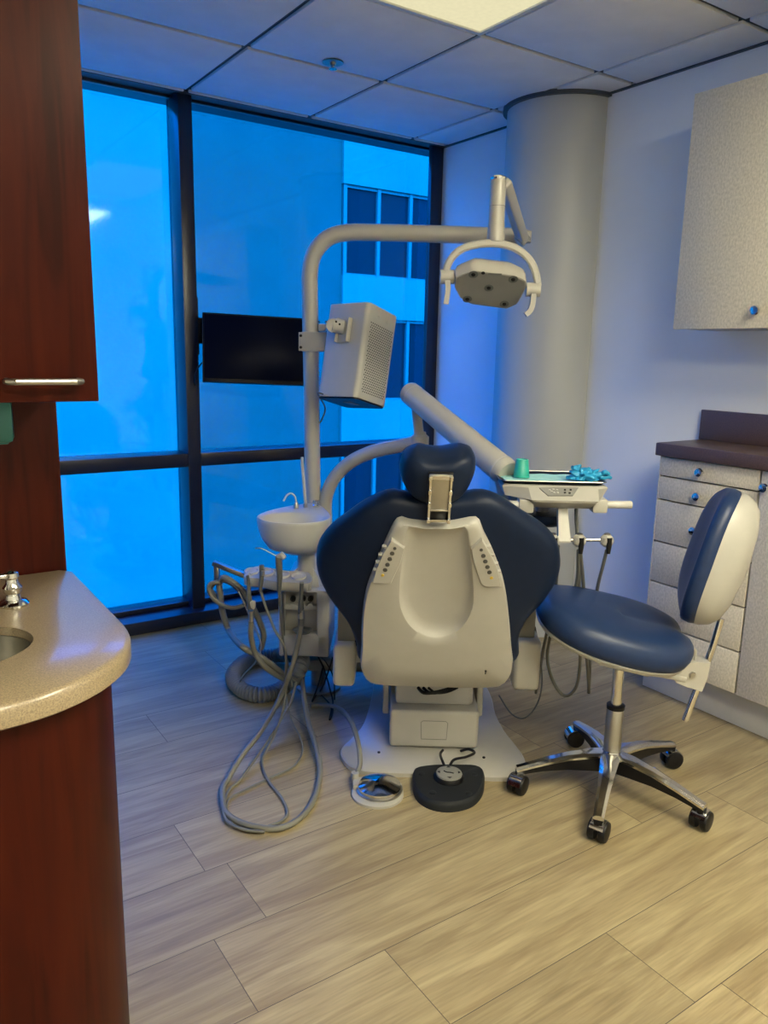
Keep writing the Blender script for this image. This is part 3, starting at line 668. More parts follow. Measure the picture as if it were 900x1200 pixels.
# ------------------------------------------------------------------ pole with the operating lamp
VP_ = VU+.34
lp = thing('lamp_pole', 'tall cream bent pole carrying the operating lamp beside the chair', 'pole', U(368, 600, VP_))
prad = 9.2*((CAM-at(363, 450, VP_)).length)/FOC
ppx = [(368, 690), (367.5, 600), (366, 540), (365, 450), (363, 340), (363, 322), (365.5, 304), (374, 288), (388, 277), (408, 272.5), (440, 272.5), (500, 274), (560, 276), (606, 277.5)]
m = MB(); m.tube([at(p[0], p[1], VP_) for p in ppx], prad, 20, smooth=4); m.build('pole_tube', enam_m, lp)
m = MB(); e_ = at(603, 277.5, VP_); m.tube([e_-E1*.004, e_+E1*.03], prad*.7, 20); m.lathe([(prad*1.05, -.02), (prad*1.05, .02), (prad*.6, .026)], e_+E1*.03, seg=24); m.build('end_joint', enam_m, lp)
# clamp block
ca_ = uvz(at(350, 388.5, VP_-.05)); cb_ = uvz(at(388.5, 412.5, VP_-.05)); 
cl = thing('pole_clamp', 'cream square clamp block screwed round the tall pole', 'clamp', at(369, 413, VP_))
m = MB(); m.box(loc((ca_[0]+cb_[0])/2+.004, VP_, (ca_[2]+cb_[2])/2), (cb_[0]-ca_[0]-.012, .095, ca_[2]-cb_[2]), .004, (E1, E2, EZ)); m.build('block', enam_m, cl)
m = MB(); m.box(loc(ca_[0]+.008, VP_-.02, (ca_[2]+cb_[2])/2), (.018, .05, ca_[2]-cb_[2]-.004), .002, (E1, E2, EZ)); m.build('flange', enam_m, cl)
m = MB()
for dz in (.022, -.022): m.lathe([(.0055, 0), (.0055, .004), (.003, .005)], loc(ca_[0]+.008, VP_-.045, (ca_[2]+cb_[2])/2+dz), -E2, 10)
m.lathe([(.004, 0), (.004, .003)], loc(cb_[0]-.006, VP_-.0475, (ca_[2]+cb_[2])/2), -E2, 10); m.build('screw', black_m, cl)
# white box on the clamp
pjR = eul(R(-14.2), R(-2.1), R(-69.8)).col; px_ = [V(pjR[0]), V(pjR[1]), V(pjR[2])]
pc = CAM + ray(419, 418.5)*2.95
def pj(x, y, z): return pc + px_[0]*x + px_[1]*y + px_[2]*z
HX, HY, HZ = .096, .096, .1785
pj_t = thing('projector', 'white box-shaped projector with perforated side hung on the pole', 'projector', pj(0, 0, -HZ))
m = MB()
def rrect(hx, hy, r, n=6):
    o_ = []
    for (sx_, sy_, a0) in ((1, 1, 0), (-1, 1, PI/2), (-1, -1, PI), (1, -1, 1.5*PI)):
        for i in range(n+1): a = a0+PI/2*i/n; o_.append((sx_*(hx-r)+r*math.cos(a), sy_*(hy-r)+r*math.sin(a)))
    return o_
rq = rrect(HX, HY, .02)
m.rings([[pj(p[0], p[1], z) for p in rq] for z in (-HZ+.006, HZ-.002)] + [[pj(p[0]*.985, p[1]*.985, HZ) for p in rq]]); m.build('case', white_m, pj_t)
m = MB(); m.rings([[pj(p[0]*.97, p[1]*.97, z) for p in rq] for z in (-HZ, -HZ+.007)]); m.build('underside', black_m, pj_t)
m = MB(); m.rings([[pj(p[0]*.2, p[1]*.3, z) for p in rq] for z in (-HZ-.002, -HZ)]); m.build('base_vent', greyp_m, pj_t)
m = MB()
for i in range(13):
    for j in range(30):
        y = -.068+i*.0115+(.00575 if j % 2 else 0); z = .110-j*.0088
        if y > .073: continue
        c3 = pj(HX+.0003, y, z); m.add([c3+px_[1]*.0032*math.cos(k*PI/3)+px_[2]*.0027*math.sin(k*PI/3) for k in range(6)]+[c3-px_[0]*.0006+px_[1]*.0032*math.cos(k*PI/3)+px_[2]*.0027*math.sin(k*PI/3) for k in range(6)], [(0, 1, 2, 3, 4, 5)]+[(k, (k+1) % 6, (k+1) % 6+6, k+6) for k in range(6)])
m.build('speaker_grille', black_m, pj_t)
m = MB()
for y in (-.03, .028): m.lathe([(.008, 0), (.008, .001), (.006, .0015)], pj(HX, y, .138), px_[0], 16)
m.build('socket', lgrey_m, pj_t)
mb = thing('box_bracket', 'cream metal bracket joining the white box to the pole clamp', 'bracket', pj(-.03, -HY-.02, .03))
m = MB()
m.box(pj(-.002, -HY-.003, .075), (.062, .006, .090), .002, px_)
m.box(pj(.024, -HY-.010, .075), (.006, .02, .090), .002, px_); m.box(pj(-.028, -HY-.010, .075), (.006, .02, .090), .002, px_); m.build('plate', enam_m, mb)
m = MB(); q = pj(-.030, -HY-.035, .085); qq = pj(.0, -HY-.008, .085)
m.tube([qq, q], .026, 16); m.lathe([(.024, -.014), (.026, -.01), (.026, .01), (.024, .014)], q, -E2, 24); m.build('swivel', enam_m, mb)
m = MB(); q2 = at(384, 378, VP_-.03); m.box((q+q2)/2, (abs((q-q2).length)+.03, .012, .042), .004, ((q-q2).normalized(), E2, (q-q2).normalized().cross(E2).normalized())); m.box(at(378, 384, VP_-.01), (.03, .05, .03), .006, (E1, E2, EZ)); m.build('link', enam_m, mb)
m = MB()
for (x, y) in ((374, 377), (382, 377), (394, 377), (398, 380)): m.lathe([(.004, 0), (.004, .002)], at(x, y, uvz(q)[1]-.022), -E2, 10)
m.build('screw', black_m, mb)
m = MB(); m.tube([pj(-.06, -HY-.004, -.165), pj(-.07, -HY-.02, -.168), at(381, 478, VP_-.03), at(377, 492, VP_-.02), at(374, 496, VP_)], .003, 8, smooth=6)
m.build('power_lead', dhose_m, pj_t)

# ------------------------------------------------------------------ operating lamp
Z1 = lambda x, y: (340+x/2.8125, 200+y/2.8125)
VL = .30
ol_ = thing('operating_lamp', 'cream dental operating lamp with curved yoke hanging above the chair', 'lamp', at(578, 345, VL))
e1_ = e_+E1*.03+EZ*.028; 
top_ = at(*Z1(690, 32), VL+.02)
m = MB(); dd = (top_-e1_); n_ = dd.normalized(); sx_ = n_.cross(E1).normalized()
p0_ = at(*Z1(765, 222), VP_-.06); p1_ = at(*Z1(706, 40), VL+.05)
dn = (p1_-p0_).normalized(); wv = dn.cross(V((E2))).normalized(); hv = wv.cross(dn)
m.box((p0_+p1_)/2, ((p1_-p0_).length+.02, .036, .045), .010, (dn, wv, hv), seg=3); m.build('spring_arm', enam_m, ol_)
m = MB(); m.lathe([(.02, -.022), (.024, -.018), (.024, .018), (.02, .022)], p0_, wv, 20); m.box(e_+E1*.035, (.05, .06, .03), .006, (E1, E2, EZ)); m.build('arm_joint', lgrey_m, ol_)
m = MB(); rb = 8.5*((CAM-top_).length)/FOC
m.tube([at(*Z1(687, 26), VL), at(*Z1(685, 60), VL), at(*Z1(681, 150), VL), at(*Z1(677, 235), VL)], [rb*.95, rb, rb*1.0, rb*1.12], 20); m.build('drop_tube', enam_m, ol_)
m = MB(); q = at(*Z1(687, 26), VL); m.lathe([(rb*1.0, -.004), (rb*1.02, .002), (rb*.9, .006)], q, seg=24); m.build('tube_cap', chrome_m, ol_)
m = MB(); q = at(*Z1(683, 118), VL); m.lathe([(rb*1.02, -.001), (rb*1.02, .001)], q, seg=24); m.build('joint_ring', greyp_m, ol_)
# yoke
yk = [(512, 338), (520, 310), (535, 285), (560, 262), (600, 247), (650, 240), (700, 243), (745, 258), (780, 285), (802, 320), (814, 365), (815, 380)]
ys_ = [at(*Z1(*p), VL-.01) for p in yk]; ys2, _ = spline(ys_, .01, 4)
rgs = []
for i, p in enumerate(ys2):
    t_ = (ys2[min(i+1, len(ys2)-1)]-ys2[max(i-1, 0)]).normalized(); nrm = t_.cross(E2).normalized(); hw, hh = .013, .0115
    rgs.append([p+E2*hw+nrm*hh*.5, p+E2*hw*.6+nrm*hh, p-E2*hw*.6+nrm*hh, p-E2*hw+nrm*hh*.5, p-E2*hw-nrm*hh*.5, p-E2*hw*.6-nrm*hh, p+E2*hw*.6-nrm*hh, p+E2*hw-nrm*hh*.5])
m = MB(); m.rings(rgs); m.build('yoke', enam_m, ol_)
for (x, y, s_) in ((518, 350, 1), (800, 392, -1)):
    q = at(*Z1(x, y), VL-.01); m = MB(); m.tube([q-E1*.022, q+E1*.022], .022, 20); m.build('yoke_knob', enam_m, ol_)
for pth in ([(518, 362), (520, 395), (513, 440)], [(802, 405), (798, 440), (790, 462), (775, 475)]):
    m = MB(); pp, _ = spline([at(*Z1(*p), VL-.03) for p in pth], .01, 5)
    rgs = []
    for i, p in enumerate(pp):
        t_ = (pp[min(i+1, len(pp)-1)]-pp[max(i-1, 0)]).normalized(); nrm = t_.cross(E2).normalized()
        rgs.append([p+E2*.011+nrm*.008, p-E2*.011+nrm*.008, p-E2*.011-nrm*.008, p+E2*.011-nrm*.008])
    m.rings(rgs); m.build('handle', lgrey_m if True else 0, ol_, ang=50)
# head: faceted disc, underside facing down and towards the viewer
hcx = at(*Z1(660, 385), VL-.02)
LN = (-(E2)*.62 - EZ*.78).normalized()        # direction the lamp faces
LA = (E1*1.0 + EZ*-.06); LA = (LA - LN*LA.dot(LN)).normalized(); LB = LN.cross(LA)
if LB.z < 0: LB = -LB
face = [(545, 350), (600, 328), (740, 345), (778, 362), (780, 385), (750, 440), (715, 456), (595, 440), (560, 420), (541, 385)]
fc = []
for p in face:
    w_ = onplane(*Z1(*p), hcx, LN); fc.append(((w_-hcx).dot(LA), (w_-hcx).dot(LB)))
fo_ = polar(fc, (0, 0), 60)
fR = lambda s_, n_: [hcx+LA*p[0]*s_+LB*p[1]*s_+LN*n_ for p in fo_]
m = MB(); m.rings([fR(.45, -.075), fR(.8, -.066), fR(.95, -.05), fR(1, -.03), fR(1.0, -.006), fR(.985, 0), fR(.5, .0)]); m.build('lamp_head', enam_m, ol_, ang=40)
m = MB(); m.rings([fR(.955, .0005), fR(.95, .003), fR(.6, .003)]); lf = m.build('lens_cover', mat('lamp_face_grey', (.20, .195, .185), .45), ol_)
for (x, y) in ((604, 342), (735, 358), (655, 386), (584, 423), (706, 439)):
    q = onplane(*Z1(x, y), hcx+LN*.003, LN); m = MB(); m.lathe([(.015, 0), (.015, .001), (.011, .0015), (.009, .0007)], q, LN, 20); m.build('led', dhose_m, lf)
    m = MB(); m.lathe([(.007, 0), (.006, .002)], q+LN*.001, LN, 16); m.build('led_lens', black_m, lf)
q = onplane(*Z1(636, 337), hcx+LN*.003, LN); m = MB(); m.lathe([(.006, 0), (.006, .0012)], q, LN, 12); m.build('sensor', black_m, lf)
m = MB(); m.box(onplane(*Z1(675, 341), hcx+LN*.0035, LN), (.042, .007, .001), 0, (LA, LB, LN)); m.build('label_strip', greyp_m, lf)

# ------------------------------------------------------------------ delivery arm and instrument head
VT = .02
de = thing('delivery_unit', 'cream instrument delivery head on a thick slanting arm right of the chair', 'instrument table', at(650, 605, VT))
Z4 = lambda x, y: (460+x/5.0, 430+y/5.0)
r_l = 8.2*2.95/FOC*1.0
cv = [(383, 640), (381, 600), (383, 580), (392, 560), (410, 542), (435, 530), (465, 523), (492, 518)]
m = MB(); m.tube([at(p[0], p[1], VU+[.34, .34, .33, .31, .27, .22, .16, .10][i]) for i, p in enumerate(cv)], [r_l*1.05]*2+[r_l]*6, 20, smooth=5); q = at(492, 518, VU+.10); m.lathe([(r_l*1.1, -.026), (r_l*1.25, -.02), (r_l*1.25, .02), (r_l*1.0, .026)], q, seg=24); m.build('curved_arm', enam_m, de)
m = MB(); q2 = at(488, 480, VU+.10); m.tube([q, q2], r_l*.68, 18); m.lathe([(r_l*.9, 0), (r_l*.8, .012)], q+EZ*.026, seg=20); m.build('riser', enam_m, de)
t0 = at(481, 461, VU+.10); t1 = at(592, 553, VT+.16)
ra = 13.2*((t0-CAM).dot(FWD))/FOC; rb_ = 16.5*((t1-CAM).dot(FWD))/FOC
m = MB(); dn = (t1-t0).normalized(); m.tube([t0-dn*.012, t0-dn*.004, t0+dn*.012, t1-dn*.012, t1+dn*.006, t1+dn*.014], [ra*.9, ra*.99, ra, (ra+rb_)/2*1.05, (ra+rb_)/2*1.05, (ra+rb_)/2*.96], 32); ba = m.build('balance_arm', enam_m, de)
m = MB(); m.tube([t1-dn*.022, t1-dn*.016], (ra+rb_)/2*1.075, 32); m.tube([t0+dn*.020, t0+dn*.024], ra*1.015, 32); m.build('end_collar', pale_m, ba)
wv = dn.cross(EZ).normalized(); dv_ = wv.cross(dn).normalized()
if dv_.z > 0: dv_ = -dv_
m = MB()
for k in (0.2, -.12): 
    off = (-E2*math.cos(k)+dv_*.75).normalized(); m.tube([t0+dn*.03+off*ra*(.99)+dv_*k*.02, t1-dn*.03+off*ra*1.04+dv_*k*.02], .0035, 8)
m.build('seam_strip', lgrey_m, ba)
# knuckle below the arm end, into the head
hw = at(597, 585, VT+.15); m = MB(); m.tube([t1-EZ*.02+dn*.0, hw-EZ*.0], .035, 20); m.tube([hw-EZ*.03, hw+EZ*.02], .042, 24); m.build('knuckle', enam_m, de)
# head body
Z5 = lambda x, y: (570+x/4.737, 530+y/4.737)
a = uvz(at(*Z5(95, 190), VT)); b_ = uvz(at(*Z5(692, 190), VT)); zt_ = a[2]+.003; u0, u1 = a[0], b_[0]
zl_ = uvz(at(*Z5(400, 320), VT))[2]; zm_ = uvz(at(*Z5(400, 272), VT-.02))[2]
ui0 = uvz(at(*Z5(250, 280), VT))[0]; ui1 = uvz(at(*Z5(600, 280), VT))[0]
DV = .24
def hring(ins, z, v0): # plan ring: chamfered front
    return [loc(u0+ins, VT+DV, z), loc(u0+ins, VT+.03+ins, z), loc(ui0-.01+ins*.4, VT+v0, z), loc(ui1+.01-ins*.4, VT+v0, z), loc(u1-ins, VT+.03+ins, z), loc(u1-ins, VT+DV, z)]
m = MB(); m.rings([hring(.05, zl_, .03), hring(.035, zl_+.008, .0), hring(.03, zm_-.002, -.028), hring(.012, zm_+.004, -.030), hring(0, zt_-.006, .008), hring(.006, zt_, .014)]); hd = m.build('head', white_m, de, ang=28)
# control panel on the sloping front
pa = [Z5(293, 195), Z5(512, 195), Z5(480, 240), Z5(342, 240)]
on_ = (loc(0, VT-.030, zm_+.004)-loc(0, VT+.008, zt_-.006)).normalized(); pn = on_.cross(E1).normalized()
if pn.dot(E2) > 0: pn = -pn
po_ = loc(0, VT-.030, zm_+.004)+pn*.003
m = MB(); m.prism([onplane(*p, po_, pn) for p in pa], -pn*.006); cpn = m.build('control_panel', mat('panel_grey', (.20, .20, .195), .45), hd)
k = 0
for (x, y) in ((352, 210), (372, 206), (392, 210), (376, 224), (396, 224), (362, 218), (436, 208), (468, 208), (436, 224), (462, 226)):
    m = MB(); q = onplane(*Z5(x, y), po_+pn*.001, pn); m.box(q, (.0065, .0045, .003), .001, (E1, E1.cross(pn).normalized(), pn)); m.build('button', pale_m if k < 6 else black_m, cpn); k += 1
# handles
for (xa, xb, xm) in ((640, 806, 622), (196, 120, 215)):
    q0 = at(*Z5(xa, 290), VT+.0); q1 = at(*Z5(xb, 292), VT+.0); qm = at(*Z5(xm, 292), VT+.01)
    m = MB(); m.box(qm, (.045, .05, .042), .006, (E1, E2, EZ)); hh_ = m.build('handle_mount', white_m, hd)
    m = MB(); m.tube([q0, q0+(q1-q0)*.96, q1], [.0115, .0125, .011], 16); m.build('handle', pale_m, hh_)
# stem and holder bar
sA = at(*Z5(420, 305), VT+.03); sB = at(*Z5(430, 488), VT-.02)
m = MB(); m.rings([[p+E1*w_*x+E2*.012*y for x, y in ((-1, -1), (1, -1), (1, 1), (-1, 1))] for p, w_ in ((sA, .014), (sA*.3+sB*.7, .0165), (sB, .019), (sB-EZ*.006, .015))]); m.build('holder_stem', white_m, de, ang=25)
m = MB(); m.tube([at(*Z5(340, 487), VT-.02), at(*Z5(660, 487), VT-.02)], .0055, 12); m.build('holder_bar', chrome_m, de)
for x in (368, 515, 668):
    q = at(*Z5(x, 490), VT-.02); m = MB(); bm_ = bmesh.new(); bmesh.ops.create_icosphere(bm_, subdivisions=2, radius=.0215); m.bm(bm_, M.Translation(q)); hol = m.build('holder', white_m, de, ang=20)
    m = MB(); n0_ = q - E2*.016+E1*.003; m.tube([n0_+EZ*.012, n0_-EZ*.012, n0_-EZ*.036], [.008, .0085, .006], 12); m.build('nozzle', black_m, hol)
    m = MB(); m.lathe([(.009, .015), (.010, .021), (.006, .023)], q, seg=16); m.build('holder_cap', brush_m, hol)
# underside tray seen below the head
q = at(*Z5(310, 350), VT+.16); m = MB(); m.lathe([(.02, -.03), (.06, -.026), (.078, -.012), (.082, .0), (.08, .012), (.02, .014)], q, seg=36); m.build('lower_pad', navy_m, de)
m = MB(); m.tube([q+EZ*.01, q+EZ*.07], .02, 16); m.build('pad_stem', enam_m, de)
# hoses of the delivery head
def hose(name, pts, r, m_, parent, sm=7, seg=8):
    mb_ = MB(); pts, _ = spline([V(p) for p in pts], r, sm); pts = [V((p.x, p.y, max(p.z, r+.0005))) for p in pts]; mb_.tube(pts, r, seg); return mb_.build(name, m_, parent, ang=80)
def H(px, py, v=None, r=.006): return onz(px, py, r) if v is None else at(px, py, v)
hose('tubing', [H(675, 597, .1), H(675.5, 612, .06), H(676.5, 626, .02)], .0055, dhose_m, de)
hose('tubing', [H(654, 640, .02), H(652, 680, .12), H(645, 720, .2), H(637, 760, .25), H(632, 790, .25), H(628, 812, .30)], .0055, hose_m, de)
hose('tubing', [H(678, 645, -.01), H(674, 690, .1), H(650, 730, .2), H(641.5, 765, .24), H(645, 790, .25), H(655, 810, .26), H(665, 815, .26), H(675, 805, .26), H(679, 785, .24), H(680, 755, .20), H(679, 700, .12), H(679, 645, .0)], .0058, hose_m, de)
hose('tubing', [H(680, 645, -.01), H(684, 690, .1), H(685, 740, .2), H(689, 790, .25), H(690, 812, .27)], .0056, hose_m, de)
hose('tubing', [H(711, 645, -.01), H(706, 665, .03), H(700, 690, .1), H(693, 740, .2), H(691, 790, .27), H(689.5, 812, .28)], .0056, hose_m, de)
hose('thin_tubing', [H(627, 735, .2), H(631, 760, .22), H(635, 790, .22), H(633, 815, .22), H(624, 834, .24), H(612, 842, .26), H(598, 835, .32), H(585, 815, .42)], .0028, dhose_m, de)

# things on the delivery head
zt5 = zt_
tg = thing('instrument_tray', 'shallow navy metal tray on top of the delivery head', 'tray', loc((u0+u1)/2, VT+.12, zt5))
tyu0 = uvz(onz(*Z5(100, 150), zt5+.012))[0]; 
def trr(ins, z): 
    a0_, a1_, v0_, v1_ = u0-.006+ins, u1-.006-ins, VT+.022+ins, VT+.232-ins
    c5 = .014; return [loc(*p, z) for p in ((a0_+c5, v0_), (a1_-c5, v0_), (a1_, v0_+c5), (a1_, v1_-c5), (a1_-c5, v1_), (a0_+c5, v1_), (a0_, v1_-c5), (a0_, v0_+c5))]
m = MB(); m.rings([trr(.014, zt5+.0005), trr(.002, zt5+.010), trr(-.002, zt5+.011), trr(.004, zt5+.0112), trr(.016, zt5+.003), trr(.05, zt5+.003)]); m.build('tray_pan', navy_m, tg)
m = MB(); m.tube([p for p in trr(-.001, zt5+.0115)]+[trr(-.001, zt5+.0115)[0]], .0018, 6); m.build('rim', brush_m, tg)
def sheet(name, label, u_a, u_b, v_a, v_b, z, m_, cat, rot=0, amp=.002):
    mb_ = MB(); N = 12; vs = []; fs = []; c = (( u_a+u_b)/2, (v_a+v_b)/2)
    for k_ in (0, 1):
        for i in range(N+1):
            for j in range(N+1):
                uu = u_a+(u_b-u_a)*i/N-c[0]; vv = v_a+(v_b-v_a)*j/N-c[1]
                ru = c[0]+uu*math.cos(rot)-vv*math.sin(rot); rv = c[1]+uu*math.sin(rot)+vv*math.cos(rot)
                vs.append(loc(ru, rv, z+amp*(1+math.sin(ru*90+rv*40))*.5+(.0012 if k_ else 0)))
    n_ = N+1; o_ = n_*n_
    for i in range(N):
        for j in range(N):
            q_ = i*n_+j; fs.append((q_, q_+1, q_+n_+1, q_+n_)); fs.append((o_+q_, o_+q_+n_, o_+q_+n_+1, o_+q_+1))
    edge = [i*n_ for i in range(N+1)]+[N*n_+j for j in range(1, N+1)]+[i*n_+N for i in range(N-1, -1, -1)]+[j for j in range(N-1, 0, -1)]
    for i in range(len(edge)): a_, b__ = edge[i], edge[(i+1) % len(edge)]; fs.append((a_, b__, b__+o_, a_+o_))
    mb_.add(vs, fs); return tag(mb_.build(name, m_), label, cat)
cup_p = onz(*Z5(193, 140), zt5+.008); cu_ = uvz(cup_p)
sheet('tray_paper', 'aqua paper liner spread under the cup on the tray', u0+.010, u0+.19, VT+.035, VT+.20, zt5+.0048, paper_m, 'paper', .05)
sheet('folded_bib', 'folded pale aqua bib at the right end of the tray', u1-.145, u1-.02, VT+.04, VT+.2, zt5+.0048, paper_m, 'bib', -.04)
cp5 = thing('plastic_cup', 'teal plastic cup upside down on the instrument tray', 'cup', cup_p)
cw = 9.2*((cup_p-CAM).dot(FWD))/FOC; chh = (at(*Z5(193, 38), cu_[1])-cup_p).z
pf = [(cw*1.04, 0), (cw*1.05, .002), (cw*1.0, .004), (cw*.96, .02)]
m = MB(); m.lathe([(cw*1.05, .0015), (cw*1.07, .004), (cw*1.0, .006), (cw*.93, chh*.45), (cw*.90, chh*.47), (cw*.80, chh*.96), (cw*.76, chh), (cw*.70, chh), (cw*.68, chh*.95), (cw*.2, chh*.94)], cup_p, seg=28); m.build('body', teal_m, cp5)
# crumpled glove: lumpy palm with five finger tubes
gp = onz(*Z5(545, 150), zt5+.012); gl_t = thing('crumpled_glove', 'bright blue crumpled nitrile glove on the tray', 'glove', gp)
bm_ = bmesh.new(); bmesh.ops.create_icosphere(bm_, subdivisions=4, radius=1)
from mathutils import noise as mn
for v_ in bm_.verts:
    d_ = mn.fractal(v_.co*2.3, 1, 2, 4)*.5; v_.co *= 1+d_; v_.co.x *= .045; v_.co.y *= .04; v_.co.z = max(-.010, v_.co.z*.024)
m = MB(); m.bm(bm_, M.Translation(gp+EZ*.010)); rnd = random.Random(5)
for k in range(5):
    a_ = R(-30+k*28); q = gp+EZ*.014+E1*(.02*math.cos(a_))+E2*(.02*math.sin(a_)-.01)
    pts_ = [q]; 
    for j in range(4): pts_.append(pts_[-1]+E1*.015*math.cos(a_+rnd.uniform(-.7, .7))+E2*.012*math.sin(a_+rnd.uniform(-.7, .7))+EZ*rnd.uniform(-.007, .006))
    for p_ in pts_: p_.z = max(p_.z, zt5+.014)
    m.tube(pts_, [.008, .009, .0075, .008, .005], 8, smooth=3)
for k in range(5):
    q = gp+E1*rnd.uniform(-.045, .02)+E2*rnd.uniform(-.02, .02)+EZ*rnd.uniform(.014, .03)
    m.tube([q, q+E1*rnd.uniform(-.02, .02)+EZ*.008, q+E1*rnd.uniform(-.02, .02)+E2*.01+EZ*.002], [.006, .008, .005], 7, smooth=3)
m.build('palm_and_fingers', glove_m, gl_t, ang=80)

# ------------------------------------------------------------------ assistant instruments and their hoses
VA = .27
s1 = thing('air_water_syringe', 'grey air water syringe with thin bent tip in the assistant tray', 'dental syringe', U(*Z3(440, 600), VA))
m = MB(); m.tube([U(*Z3(436, 600), VA), U(*Z3(440, 520), VA), U(*Z3(436, 450), VA), U(*Z3(432, 415), VA)], [.007, .010, .012, .010], 12); m.build('body', dhose_m, s1)
m = MB(); m.tube([U(*Z3(428, 418), VA), U(*Z3(450, 406), VA), U(*Z3(466, 424), VA-.005)], [.010, .012, .009], 12); m.build('head', lgrey_m, s1)
m = MB(); m.tube([U(*Z3(425, 413), VA), U(*Z3(390, 395), VA), U(*Z3(345, 372), VA), U(*Z3(310, 371), VA)], .0022, 8, smooth=4); m.build('tip', brush_m, s1)
hose('hose', [U(*Z3(436, 598), VA), H(329, 720, VA), H(333, 760, VA+.02), H(340, 790, VA+.1), H(343, 805, VA+.1)], .0045, dhose_m, s1)
s2 = thing('saliva_ejector', 'slim grey saliva ejector standing in the assistant tray with a hose', 'suction handpiece', U(*Z3(343, 600), VA))
m = MB(); m.tube([U(*Z3(338, 600), VA), U(*Z3(343, 540), VA), U(*Z3(346, 500), VA), U(*Z3(345, 460), VA)], [.006, .008, .009, .0085], 12); m.build('body', dhose_m, s2)
m = MB(); m.tube([U(*Z3(352, 515), VA-.012), U(*Z3(352, 490), VA-.012)], .006, 10); m.build('valve', brush_m, s2)
hose('hose', [U(*Z3(340, 598), VA), H(311, 710, VA), H(322, 738, VA), H(334, 760, VA), H(335, 790, VA+.05), H(333, 825, .3), H(322, 860, .2), H(309, 885, .10), H(308, 900, None), H(316, 917, None), H(330, 935, None), H(337, 952, None), H(330, 962, None), H(315, 968, None)], .0048, hose_m, s2)
s3 = thing('suction_handpiece', 'grey suction handpiece hanging at the left end of the assistant tray', 'suction handpiece', U(*Z3(285, 770), VA-.02))
m = MB(); m.tube([U(*Z3(270, 515), VA-.02), U(*Z3(276, 560), VA-.02), U(*Z3(278, 620), VA-.02), U(*Z3(285, 690), VA-.02)], [.0055, .006, .008, .012], 12, smooth=3); m.build('body', dhose_m, s3)
m = MB(); m.tube([U(*Z3(289, 700), VA-.02), U(*Z3(289, 755), VA-.02)], .0095, 12); m.build('sleeve', brush_m, s3)
m = MB(); m.box(U(*Z3(296, 668), VA-.02), (.022, .02, .03), .006, (E1, E2, EZ)); m.build('lever', lgrey_m, s3)
hose('hose', [U(*Z3(289, 755), VA-.02), H(294, 745, VA-.02), H(299, 765, VA), H(309, 780, VA), H(322, 790, VA+.05), H(335, 797, VA+.12)], .010, hose_m, s3)
s4 = thing('large_suction_handpiece', 'thick grey suction handpiece hanging in front of the cuspidor tower', 'suction handpiece', U(*Z3(552, 780), VA-.02))
m = MB(); m.tube([U(*Z3(556, 550), VA-.02), U(*Z3(553, 640), VA-.02), U(*Z3(552, 690), VA-.02), U(*Z3(552, 780), VA-.02)], [.0065, .0075, .011, .0085], 12); m.build('body', dhose_m, s4)
m = MB(); m.tube([U(*Z3(553, 690), VA-.02), U(*Z3(552, 740), VA-.02)], .0105, 12); m.tube([U(*Z3(556, 556), VA-.02), U(*Z3(556, 548), VA-.02)], .0072, 10); m.build('sleeve', brush_m, s4)
hose('hose', [U(*Z3(552, 775), VA-.02), H(349, 755, VA), H(341, 785, VA), H(327, 820, .30), H(307, 855, .16), H(284, 885, .02), H(268, 912, -.06), H(261, 935, -.12), H(264, 951, None, .01), H(280, 963, None, .01), H(305, 970, None, .01), H(330, 970, None, .01), H(352, 958, None, .01), H(368, 936, None, .01), H(375, 905, None, .01), H(370, 875, .12), H(361, 845, .25), H(356, 815, .38), H(354, 785, VU+.04), H(355, 765, VU+.10)], .0092, hose_m, s4, seg=10)
s5 = thing('floor_hose', 'thin grey hose looping over the floor under the assistant tray', 'hose', onz(335, 930, 0))
hose('tube', [H(333, 800, .42), H(340, 840, .30), H(350, 860, .2), H(355, 875, .15), H(352, 888, None), H(342, 900, None), H(320, 910, None), H(290, 924, None), H(269, 936, None), H(266, 955, None), H(276, 968, None), H(296, 974, None), H(315, 973, None)], .0036, hose_m, s5)
hose('tube', [H(347, 800, .42), H(340, 825, .35), H(325, 850, .24), H(300, 888, .06), H(280, 915, None), H(269, 925, None), H(262, 945, None, .012), H(266, 962, None, .012), H(285, 972, None, .012), H(310, 975, None, .012)], .0045, hose_m, s5)
# coiled suction hose on the assistant arm
s6 = thing('coiled_hose', 'grey hose looped over the end of the assistant arm by the window', 'hose', U(265, 762, VA))
VC = VU-.03
hose('loop', [H(352, 800, VU), H(334, 792, VU-.1), H(314, 776, VA+.03), H(300, 767, VA+.02), H(283, 757, VA), H(269, 740, VC), H(261, 718, VC), H(258, 695, VC), H(257, 684, VC), H(262, 677, VC-.02), H(272, 682, VC-.03), H(285, 693, VC-.03), H(295, 710, VC-.03), H(304, 728, VC-.02), H(309, 745, VC), H(306, 760, VC+.02)], .0115, hose_m, s6, seg=10)
hose('loop', [H(258, 682, VC-.03), H(247, 684, VC-.03), H(245, 692, VC-.03), H(252, 703, VC-.03), H(266, 711, VC-.03), H(280, 711, VC-.03), H(288, 705, VC-.02), H(280, 692, VC), H(268, 682, VC), H(255, 681, VC), H(247, 690, VC+.01), H(254, 700, VC+.02)], .0085, hose_m, s6, seg=10)
hose('thin_tube', [H(272, 678, VC-.02), H(283, 700, VC-.04), H(296, 730, VC-.04), H(306, 755, VC-.04), H(300, 775, VC-.05), H(286, 790, VC), H(281, 800, VC+.1)], .003, brush_m, s6)

